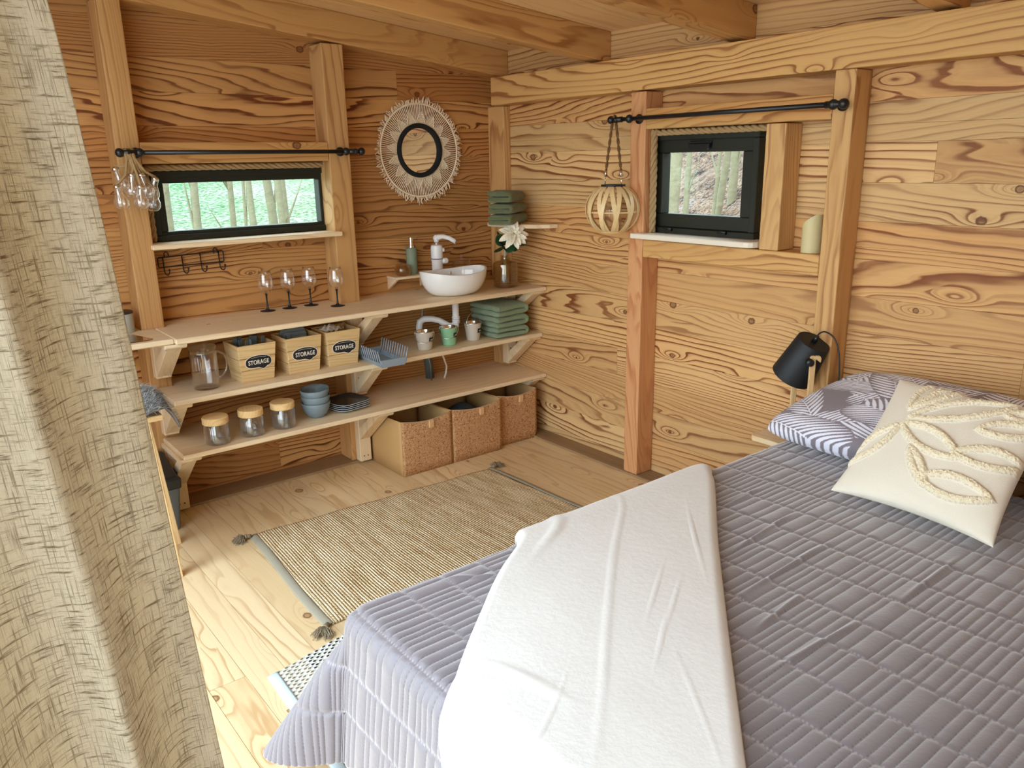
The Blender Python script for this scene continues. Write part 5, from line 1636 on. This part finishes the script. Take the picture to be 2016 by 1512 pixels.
for (c, d) in ((RC[0] + Vector((-.02, -.01, 0)), Vector((-.55, 0.02, 0))), (RC[1] + Vector((.02, -.01, 0)), Vector((.75, 0.25, 0))), (RC[2] + Vector((.02, 0, 0)), Vector((.6, -.4, 0))), (RC[3] + Vector((-.02, 0, 0)), Vector((-.55, -.6, 0)))):
    m = MB()
    c = c - Vector((1.7, 2.8, 0))
    d = d.normalized()
    m.tube([c + Vector((0, 0, .012)), c + d * 0.025 + Vector((0, 0, .016))], 0.009, 8)
    m.tube([c + d * 0.02 + Vector((0, 0, .016)), c + d * 0.028 + Vector((0, 0, .016))], 0.011, 8)
    for i in range(90):
        a = R_.uniform(-1.0, 1.0)
        dd = Vector((d.x * math.cos(a) - d.y * math.sin(a), d.x * math.sin(a) + d.y * math.cos(a), 0))
        l = R_.uniform(0.035, 0.062)
        p0 = c + d * 0.026 + Vector((0, 0, 0.014 + R_.uniform(-.006, .006)))
        p1 = p0 + dd * l * 0.5 + Vector((R_.uniform(-.006, .006), R_.uniform(-.006, .006), R_.uniform(0, .010)))
        p2 = p0 + dd * l * 0.8 + Vector((R_.uniform(-.012, .012), R_.uniform(-.012, .012), 0)); p2.z = R_.uniform(0.002, 0.012)
        p3 = p2 + Vector((R_.uniform(-.014, .014), R_.uniform(-.014, .014), 0)); p3.z = R_.uniform(0.0015, 0.006)
        m.tube([p0, p1, p2, p3], 0.0013, 4)
    m.build('tassel', M['fringe'], t)

# small woven rug at the foot of the bed
t = thing('woven_rug', 'corner of a black and white woven rug with pale blue hem at the bed foot', 'rug', (0.95, 2.0, 0.0005))
nu, nv = 60, 60
U, V_ = np.meshgrid(np.linspace(0, 1, nu), np.linspace(0, 1, nv), indexing='ij')
A, B, C_, D_ = (0.765, 2.250), (1.06, 2.315), (1.06, 1.75), (0.745, 1.72)
P = np.zeros((nu, nv, 3))
for k in range(2):
    P[..., k] = (1 - U) * (1 - V_) * A[k] + U * (1 - V_) * B[k] + U * V_ * C_[k] + (1 - U) * V_ * D_[k] - (0.95, 2.0)[k]
P[..., 2] = 0.007 + 0.001 * np.sin(U * 20 + V_ * 9)
npmesh('woven_field', P, M['woven'], uvw=np.stack([U * 0.30, V_ * 0.55, 0 * U], -1), parent=t, loc=(0, 0, 0), flip=True, solid=0.006)
m = MB()
m.grid(lambda u, v: (A[0] + (D_[0] - A[0]) * u - 0.035 * v + 0.004 - 0.95, A[1] + (D_[1] - A[1]) * u + 0.006 * math.sin(u * 3) - 2.0, 0.008 + 0.003 * math.sin(PI * v) - 0.006 * v), 20, 5)
m.build('end_hem', M['hem_blue'], t, solid=0.003)

# ------------------------------------------------------------------ bed
BX0, BX1, BY0, BY1, BZ = 0.735, 2.690, 0.055, 1.655, 0.535
t = thing('bed', 'low double bed under the grey quilt, its head against the right wall', 'bed', ((BX0 + BX1) / 2, (BY0 + BY1) / 2, 0.0))
def Lb(mb): return local(mb, t)
Lb(MB().box(BX0 + .06, BX1, BY0 + .06, BY1 - .06, 0.10, 0.24, 'x')).build('base', W['pine'], t, bevel=0.004)
for x in (BX0 + .12, BX1 - .08):
    for y in (BY0 + .12, BY1 - .12):
        Lb(MB().box(x - .03, x + .03, y - .03, y + .03, 0.0, 0.099, 'z')).build('leg', W['pine'], t, bevel=0.003)
Lb(MB().box(BX0 + .035, BX1, BY0 + .035, BY1 - .035, 0.241, 0.505)).build('mattress', plain('white_mattress', rgb(230, 228, 222), 0.9), t, bevel=0.03, segs=4)

def drape(u, v, off=0.0, flare=0.10, corner=0.50, zt=BZ):
    """flat cloth coordinates (u along x, v along y) laid over the bed and hanging at its foot and sides"""
    R = 0.055
    yc, hw = (BY0 + BY1) / 2, (BY1 - BY0) / 2
    sgn = np.where(v >= yc, 1.0, -1.0)
    a = np.maximum((BX0 + R) - u, 0.0)
    b = np.maximum(np.abs(v - yc) - (hw - R), 0.0)
    mx = np.maximum(a, b)
    both = (a > 0) & (b > 0)
    r = np.where(both, np.maximum(mx, 1e-9), mx)
    # square to fan angle
    ratio = np.where(mx > 0, np.where(a >= b, b / np.maximum(a, 1e-9) * 0.5, 1 - a / np.maximum(b, 1e-9) * 0.5), 0)
    phi = ratio * PI / 2
    q = PI / 2 * R
    Ro = R + off
    th = np.clip(r / R, 0, PI / 2)
    hz = Ro * np.sin(th)
    dz = Ro * np.cos(th) - R
    down = np.maximum(r - q, 0)
    fold = np.exp(-((phi - 0.72) / 0.40) ** 2)
    down = down * (1 + 0.22 * fold)
    hz = hz + flare * down + fold * corner * down * np.clip(down / 0.1, 0, 1)
    z = np.maximum(zt + dz - down * (1 - 0.10 * fold), 0.022)
    X = np.where(a > 0, (BX0 + R) - hz * np.cos(phi), u)
    X = np.where((a <= 0), u, X)
    Y = np.where(b > 0, yc + sgn * ((hw - R) + hz * np.sin(phi)), v)
    return np.stack([X, Y, z], -1)

rs = np.random.RandomState(3)
def sines(u, v, n, f, seed):
    r = np.random.RandomState(seed)
    o = 0
    for _ in range(n):
        a = r.rand() * 2 * PI; k = f * (0.5 + r.rand())
        o = o + np.sin((u * math.cos(a) + v * math.sin(a)) * k + r.rand() * 6.28)
    return o / n

u0, u1, v0, v1 = BX0 - 0.37, BX1 + 0.0, BY0 - 0.37, BY1 + 0.37
us = np.linspace(u0, u1, 560)
vv = np.concatenate([np.linspace(v0, 0.3, 60)[:-1], np.linspace(0.3, v1, 760)])
U, V_ = np.meshgrid(us, vv, indexing='ij')
Uw = U + 0.010 * sines(U, V_, 6, 5, 1)
Vw = V_ + 0.008 * sines(U, V_, 6, 5, 2)
# bands along y, seams at irregular u
seams = [u0 - 0.01]
while seams[-1] < u1:
    seams.append(seams[-1] + rs.choice([0.118, 0.140, 0.150, 0.128]))
seams = np.array(seams)
band = np.searchsorted(seams, Uw) - 1
dseam = np.minimum(np.abs(Uw - seams[np.clip(band, 0, len(seams) - 1)]), np.abs(Uw - seams[np.clip(band + 1, 0, len(seams) - 1)]))
tt = np.zeros_like(U); wch = np.ones_like(U) * 0.03
for b in range(len(seams)):
    edges = [v0 - 0.05]
    while edges[-1] < v1 + 0.05:
        w = rs.choice([0.020, 0.024, 0.030])
        if rs.rand() < 0.14: w = 0.046
        edges.append(edges[-1] + w)
    edges = np.array(edges)
    msk = band == b
    i = np.searchsorted(edges, Vw[msk]) - 1
    lo, hi = edges[np.clip(i, 0, len(edges) - 2)], edges[np.clip(i + 1, 1, len(edges) - 1)]
    tt[msk] = (Vw[msk] - lo) / (hi - lo)
    wch[msk] = hi - lo
puff = np.sin(PI * np.clip(tt, 0, 1)) ** 0.55
sf = 1 - np.exp(-(dseam / 0.007) ** 2)
h = 0.0050 * puff * (0.30 + 0.70 * sf) * (wch / 0.028) ** 0.5
# pulled wrinkles and broad unevenness
h = h + 0.004 * sines(U, V_, 8, 9, 5) + 0.0014 * sines(U, V_, 10, 60, 6)
for (ax, ay, bx, by, am, wd) in ((1.70, 1.20, 2.05, 1.235, .008, .008), (1.50, 1.045, 1.95, 1.06, .009, .009), (1.42, 0.93, 1.66, 0.955, .007, .007), (1.92, 1.40, 2.14, 1.42, .006, .008), (1.30, 0.82, 1.66, 0.80, .007, .008), (1.78, 0.78, 2.15, 0.79, .007, .008), (1.0, 1.60, 1.15, 1.50, .005, .008)):
    L2 = (bx - ax) ** 2 + (by - ay) ** 2
    q = ((U - ax) * (bx - ax) + (V_ - ay) * (by - ay)) / L2
    dd = ((U - ax) * (by - ay) - (V_ - ay) * (bx - ax)) / math.sqrt(L2)
    h = h + am * np.exp(-(dd / wd) ** 2) * np.exp(-((q - 0.5) / 0.42) ** 4)
P0 = drape(U, V_)
du = np.gradient(P0, axis=0); dv = np.gradient(P0, axis=1)
N = np.cross(du, dv); N /= np.maximum(np.linalg.norm(N, axis=-1, keepdims=True), 1e-9)
P = P0 + N * (h + 0.004)[..., None]
base = np.array(lin((118 / 255, 111 / 255, 117 / 255)))
dch = np.minimum(tt, 1 - tt) * wch
stitch = (dch < 0.0016) & (np.sin(U * 2 * PI / 0.010) > -0.2)
seamst = (dseam < 0.0018) & (np.sin(V_ * 2 * PI / 0.010) > -0.2)
col = np.repeat(base[None, None, :], U.shape[0], 0).repeat(U.shape[1], 1).copy()
col[stitch] *= 0.62
col[seamst] = col[seamst] * 1.5 + 0.06
o = npmesh('quilt', P, M['quilt'], col=col)
b_ = o.modifiers.new('solid', 'SOLIDIFY'); b_.thickness = 0.006; b_.offset = -1
tag(o, 'mauve-grey channel-quilted bedspread draped over the bed', 'quilt')

# throw blanket
def poly(ts, pts, t):
    pts = np.array(pts)
    return np.stack([np.interp(t, ts, pts[:, k]) for k in range(2)], -1)
tq = np.linspace(0, 1, 260)
Lp = poly([0, .10, .30, .50, .66, .80, 1], [(1.37, 1.78), (1.29, 1.60), (1.108, 1.482), (0.862, 1.272), (0.735, 1.150), (0.62, 1.12), (0.42, 1.09)], tq)
Rp = poly([0, .10, .30, .50, .66, .80, 1], [(2.12, 1.65), (2.045, 1.545), (1.700, 1.265), (1.350, 0.965), (1.042, 0.696), (0.74, 0.43), (0.42, 0.15)], tq)
def smooth(a, n=9):
    k = np.ones(n) / n
    return np.stack([np.convolve(np.pad(a[:, i], n // 2, 'edge'), k, 'valid') for i in range(2)], -1)
Lp, Rp = smooth(Lp, 31), smooth(Rp, 15)
S = np.linspace(0, 1, 170)
UV = Lp[:, None, :] * (1 - S[None, :, None]) + Rp[:, None, :] * S[None, :, None]
T2, S2 = np.meshgrid(tq, S, indexing='ij')
# rounded corner at the top left
UV[..., 1] -= 0.05 * np.exp(-(T2 / 0.05) ** 2) * (np.exp(-(S2 / 0.08) ** 2) + 0.6 * np.exp(-((1 - S2) / 0.05) ** 2))
U, V_ = UV[..., 0], UV[..., 1]
P0 = drape(U, V_, off=0.016)
du = np.gradient(P0, axis=0); dv = np.gradient(P0, axis=1)
N = np.cross(du, dv); N /= np.maximum(np.linalg.norm(N, axis=-1, keepdims=True), 1e-9)
if N[130, 85, 2] < 0: N = -N
h = 0.0030 * sines(U, V_, 8, 7, 11) + 0.0012 * sines(U, V_, 10, 40, 12)
edge = np.minimum(np.minimum(S2, 1 - S2) * 0.9, T2 * 1.5)
h = h + 0.016 * np.clip(edge / 0.018, 0, 1) ** 0.5
h = h + 0.0022 * np.exp(-((S2 - 0.52 - 0.10 * (T2 - .4)) / 0.016) ** 2) * np.exp(-((T2 - 0.35) / 0.33) ** 4)
h = h + 0.006 * np.exp(-((S2 - 0.16 + 0.3 * (T2 - .15)) / 0.03) ** 2) * np.exp(-((T2 - 0.13) / 0.10) ** 2)
h = h + 0.004 * np.exp(-((T2 - 0.55 - 0.2 * S2) / 0.01) ** 2) * np.exp(-((S2 - 0.25) / 0.15) ** 2)
for (sc_, tc_, sl, ln_, am) in ((.72, .42, .5, .05, .004), (.80, .45, .6, .04, .0035), (.75, .52, .5, .04, .004), (.9, .30, -.4, .08, .005), (.88, .62, -1.0, .08, .0025), (.35, .75, .3, .12, .005)):
    dd = (S2 - sc_) + sl * (T2 - tc_)
    h = h + 0.5 * am * np.exp(-(dd / 0.007) ** 2) * np.exp(-((T2 - tc_) / ln_) ** 2)
P = P0 + N * h[..., None]
o = npmesh('throw_blanket', P, M['throw'], solid=0.014, flip=True)
tag(o, 'off-white plush throw blanket lying diagonally across the quilt', 'blanket')

# pillows
def pillow_grid(w, d, th, nu, nv, pinch=0.06, hfun=None, sgrain=1.0, pw=0.42, rc=0.0):
    """closed cushion: top sheet then bottom sheet, in local metres"""
    s = np.linspace(-1, 1, nu); t = np.linspace(-1, 1, nv)
    S, T = np.meshgrid(s, t, indexing='ij')
    X = S * w / 2 * (1 - pinch * (1 - T ** 2) * S ** 2) * (1 - rc * T ** 6)
    Y = T * d / 2 * (1 - pinch * (1 - S ** 2) * T ** 2) * (1 - rc * S ** 6)
    H = th / 2 * (np.clip(1 - S ** 2, 0, 1) ** pw) * (np.clip(1 - T ** 2, 0, 1) ** pw)
    return S, T, X, Y, H

def fronds(X, Y, w, d, seed):
    r = np.random.RandomState(seed)
    m = np.zeros_like(X, dtype=bool)
    for k in range(17):
        fx, fy = (r.rand() - .5) * w * 1.2, (r.rand() - .5) * d * 1.2
        an = r.choice([0.5, 0.9, 2.4, 2.8, -0.4, -2.2]) + r.randn() * 0.25
        Ln, wd, cv = 0.34 + 0.12 * r.rand(), 0.075 + 0.02 * r.rand(), (r.rand() - .5) * 1.4
        p = (X - fx) * math.cos(an) + (Y - fy) * math.sin(an)
        q = -(X - fx) * math.sin(an) + (Y - fy) * math.cos(an) - cv * p * p
        t = p / Ln
        sp = 0.025
        aq = np.abs(q)
        lead = (p - aq * 1.1 - 4 * aq ** 2)
        root = lead / Ln
        env = wd * np.clip(np.sin(PI * np.clip(root * 0.88 + 0.1, 0, 1)), 0, 1) ** 0.6
        inside = (root > 0) & (root < 1) & (aq < env)
        fr = np.mod(lead / sp + (q > 0) * 0.5, 1.0)
        prof = 0.66 * np.sin(PI * np.clip(aq / np.maximum(env, 1e-4), 0, 1) ** 0.7) ** 0.5
        leafl = inside & (np.abs(fr - 0.5) < prof / 2)
        clear = (t > -0.02) & (t < 1.05) & (aq < env * 1.03) & (root > 0)
        m = np.where(clear, False, m)
        m = m | leafl | ((aq < 0.0016) & (t > -0.15) & (t < 1.0))
    return m

def place_pillow(name, mat, w, d, th, org, ex, ey, nu, nv, colfun, label, hfun=None, pinch=0.05, pw=0.42, wr=0.004, rc=0.0):
    S, T, X, Y, H = pillow_grid(w, d, th, nu, nv, pinch, pw=pw, rc=rc)
    ex = Vector(ex).normalized(); ey = Vector(ey); ey = (ey - ex * ey.dot(ex) * 0.0).normalized()
    n = ex.cross(ey).normalized()
    if n.z < 0: n = -n
    E = np.array([ex, ey, n])
    col, extra = colfun(X, Y)
    fade = np.clip((1 - np.abs(S)) / 0.12, 0, 1) * np.clip((1 - np.abs(T)) / 0.12, 0, 1)
    wrk = wr * sines(X, Y, 9, 26, 8) * fade + wr * 0.5 * sines(X, Y, 9, 70, 9) * fade
    top = np.stack([X, Y, H + extra + wrk], -1)
    bot = np.stack([X, Y, -H * 0.75], -1)
    G = np.concatenate([top, bot[::-1][1:]], 0)
    Cc = np.concatenate([col, col[::-1][1:]], 0)
    P = G @ E + np.array(org)
    return tag(npmesh(name, P, mat, col=Cc), label, 'pillow' if name == 'pillow' else 'cushion')

def palm_col(seed, w, d):
    def f(X, Y):
        m = fronds(X, Y, w, d, seed)
        c = np.where(m[..., None], np.array(lin((226 / 255, 228 / 255, 242 / 255))), np.array(lin((132 / 255, 124 / 255, 132 / 255))))
        return c, 0.0
    return f
place_pillow('pillow', M['palm'], 0.74, 0.48, 0.17, (2.735, 1.250, 0.675), (0.0, -1, 0.0), (0.42, -0.17, 0.19), 420, 290, palm_col(5, .74, .5), 'grey and white palm-leaf pillow at the bed head, left one', wr=0.004, pinch=0.0, pw=0.30, rc=0.07)
place_pillow('pillow', M['palm'], 0.70, 0.48, 0.17, (2.755, 0.460, 0.678), (0.0, -1, 0.0), (0.42, 0.0, 0.20), 200, 160, palm_col(9, .72, .5), 'grey and white palm-leaf pillow behind the cream cushion at the right edge', wr=0.004, pinch=0.0, pw=0.30, rc=0.07)

def tuft(X, Y):
    # X runs from the left (far) corner to the right, Y from bottom to top edge
    h = np.zeros_like(X)
    band = np.zeros_like(X)
    leaves = [(-0.11, 0.06, 0.55, 0.30, 0.036), (-0.13, 0.10, 1.35, 0.16, 0.024), (-0.12, 0.03, -0.35, 0.21, 0.036), (-0.13, 0.02, -2.15, 0.20, 0.028), (-0.12, 0.11, 0.95, 0.20, 0.018),
              (0.00, -0.14, 0.05, 0.20, 0.034), (0.06, -0.03, 0.25, 0.19, 0.030), (0.09, 0.08, 0.40, 0.15, 0.026), (0.13, 0.17, 0.1, 0.10, 0.02), (-0.06, -0.05, -0.9, 0.14, 0.012)]
    for (x, y, a, L_, w_) in leaves:
        p = (X - x) * math.cos(a) + (Y - y) * math.sin(a)
        q = -(X - x) * math.sin(a) + (Y - y) * math.cos(a)
        t = np.clip(p / L_, 0, 1)
        env = w_ * np.sin(PI * t) ** 0.8
        dist = np.abs(np.abs(q) - env + 0.0025 * sines(X, Y, 8, 500, 40)) + np.clip(-p, 0, 1) + np.clip(p - L_, 0, 1)
        b = np.exp(-(dist / 0.0115) ** 4)
        band = np.maximum(band, b)
    r = np.random.RandomState(1)
    n1 = r.rand(*X.shape)
    n = (n1 + np.roll(n1, 1, 0) + np.roll(n1, 1, 1) + np.roll(n1, (1, 1), (0, 1))) / 4
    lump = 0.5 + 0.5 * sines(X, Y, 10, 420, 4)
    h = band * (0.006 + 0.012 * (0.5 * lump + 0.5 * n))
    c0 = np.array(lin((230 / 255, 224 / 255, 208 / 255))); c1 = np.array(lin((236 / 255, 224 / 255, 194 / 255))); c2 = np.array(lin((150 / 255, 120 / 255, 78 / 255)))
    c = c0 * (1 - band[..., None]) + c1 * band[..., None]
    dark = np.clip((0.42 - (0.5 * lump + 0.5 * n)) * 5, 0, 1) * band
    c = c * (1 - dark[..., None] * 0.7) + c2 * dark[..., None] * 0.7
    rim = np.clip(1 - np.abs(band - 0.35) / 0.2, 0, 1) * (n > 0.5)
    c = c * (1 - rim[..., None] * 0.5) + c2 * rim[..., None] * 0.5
    return c, h
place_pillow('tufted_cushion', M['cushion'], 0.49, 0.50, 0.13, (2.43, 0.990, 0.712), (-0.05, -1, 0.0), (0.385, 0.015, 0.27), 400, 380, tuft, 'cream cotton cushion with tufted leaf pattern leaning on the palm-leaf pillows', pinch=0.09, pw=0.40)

# ------------------------------------------------------------------ bedside shelf and lamp
m = MB().prism([(2.735, 1.662), (2.868, 1.662), (2.868, 1.716), (2.984, 1.716), (2.984, 1.862), (2.72, 1.862), (2.700, 1.845), (2.700, 1.70)], 'z', 0.458, 0.480, 'Y')
t = thing('bedside_shelf', 'pale pine bedside shelf board between the bed and the wall, under the lamp', 'shelf', (2.84, 1.77, 0.36))
local(m, t).build('board', W['pine'], t, bevel=0.003)
m = MB().prism([(2.984, 0.36), (2.984, 0.457), (2.78, 0.457)][::-1], 'y', 1.80, 1.83, 'z')
local(m, t).build('bracket', W['pine'], t, bevel=0.002)

t = thing('table_lamp', 'black tilting table lamp on a pale wooden stand beside the bed', 'lamp', (2.80, 1.74, 0.4805))
def Ll(mb): return local(mb, t)
top, bot = Vector((2.815, 1.672, 0.890)), Vector((2.815, 1.757, 0.735))
ax = (bot - top)
q = ax.normalized().to_track_quat('Z', 'X').to_matrix().to_4x4()
H = ax.length
m = MB(); m.lathe([(0.0001, 0), (0.064, 0.0), (0.066, 0.002), (0.083, H), (0.081, H), (0.063, 0.004), (0.0001, 0.004)], n=56)
m.xf(0, Matrix.Translation(top) @ q)
Ll(m).build('lamp_shade', M['matte_black'], t, sharp=40)
mid = top.lerp(bot, 0.42)
sdir = Vector((-0.62, -0.785, 0)).normalized()     # stand arms either side of the shade
for s, knob in ((1, True), (-1, False)):
    c = mid + sdir * s * 0.090
    m = MB()
    m.prism([(-0.011, 0.0), (0.011, 0.0), (0.011, 0.352), (0.006, 0.358), (-0.006, 0.358), (-0.011, 0.352)], 'y', -0.006, 0.006, 'z')
    m.prism([(0.011, 0.345), (0.030, 0.330), (0.032, 0.347), (0.026, 0.358), (0.008, 0.358)][::1], 'y', -0.006, 0.006, 'z')
    m.xf(0, TR((c.x, c.y, 0.4905), math.atan2(sdir.y, sdir.x) + PI / 2))
    Ll(m).build('stand_arm', W['oak'], t, bevel=0.002)
    k = MB()
    k.lathe([(0.0001, -0.012), (0.014, -0.012), (0.015, -0.009), (0.015, 0.009), (0.014, 0.012), (0.0001, 0.012)], n=24)
    k.xf(0, Matrix.Translation(c + sdir * s * 0.012 + Vector((sdir.y * -0.016, sdir.x * 0.016, 0)) * -1) @ sdir.to_track_quat('Z', 'Y').to_matrix().to_4x4())
    Ll(k).build('tilt_knob', M['black'], t)
m = MB(); m.box(-0.098, 0.098, -0.022, 0.022, 0.0, 0.012, 'X')
m.xf(0, TR((mid.x, mid.y, 0.4805), math.atan2(sdir.y, sdir.x)))
Ll(m).build('base', W['oak'], t, bevel=0.003)
up = (top - bot).normalized()
g0 = top + up * 0.001
m = MB().tube([g0, g0 + up * 0.028], [0.011, 0.007], 12)
P_ = [g0 + up * 0.02, g0 + up * 0.040, g0 + Vector((0.0, -0.045, 0.045)), g0 + Vector((-.005, -0.085, 0.028)), g0 + Vector((-.005, -0.108, -0.02)), g0 + Vector((-.005, -0.118, -0.09)), g0 + Vector((-.005, -0.120, -0.16))]
def catmull(P, n=8):
    o = []
    for i in range(len(P) - 1):
        p0, p1, p2, p3 = P[max(i - 1, 0)], P[i], P[i + 1], P[min(i + 2, len(P) - 1)]
        for k in range(n):
            t_ = k / n
            o.append(0.5 * ((2 * p1) + (p2 - p0) * t_ + (2 * p0 - 5 * p1 + 4 * p2 - p3) * t_ ** 2 + (3 * p1 - p0 - 3 * p2 + p3) * t_ ** 3))
    o.append(P[-1])
    return o
m.tube(catmull(P_), 0.0032, 8)
Ll(m).build('cord', M['black'], t)

# ------------------------------------------------------------------ linen curtain
nu, nv = 420, 160
S, Z = np.meshgrid(np.linspace(0, 1, nu), np.linspace(0, 1, nv), indexing='ij')
z = 0.012 + 2.33 * Z
low = 1 - Z
ex_ = 0.170 + 0.105 * np.clip((1.76 - z) / 1.76, 0, 1.2) ** 0.85 - 0.02 * np.clip((z - 1.76) / 0.5, 0, 1)
Ls = S * 0.78
x = ex_ - Ls * 0.72
y = 0.950 - Ls * 0.30 - 0.04 * low
ph = S * 2 * PI * 4.1 - 0.5
amp = (0.017 + 0.020 * low) * np.clip(S * 9, 0.12, 1)
x = x + 0.35 * amp * np.cos(ph + 0.6 * low)
y = y + amp * np.sin(ph + 0.5 * low + 0.4 * np.sin(3 * Z)) + 0.006 * np.sin(z * 7 + S * 30)
P = np.stack([x, y, z], -1)
uvw = np.stack([S * 1.15, z, 0 * S], -1)
o = npmesh('linen_curtain', P, M['linen'], uvw=uvw, solid=0.0012)
tag(o, 'coarse natural linen curtain hanging in folds at the left', 'curtain')
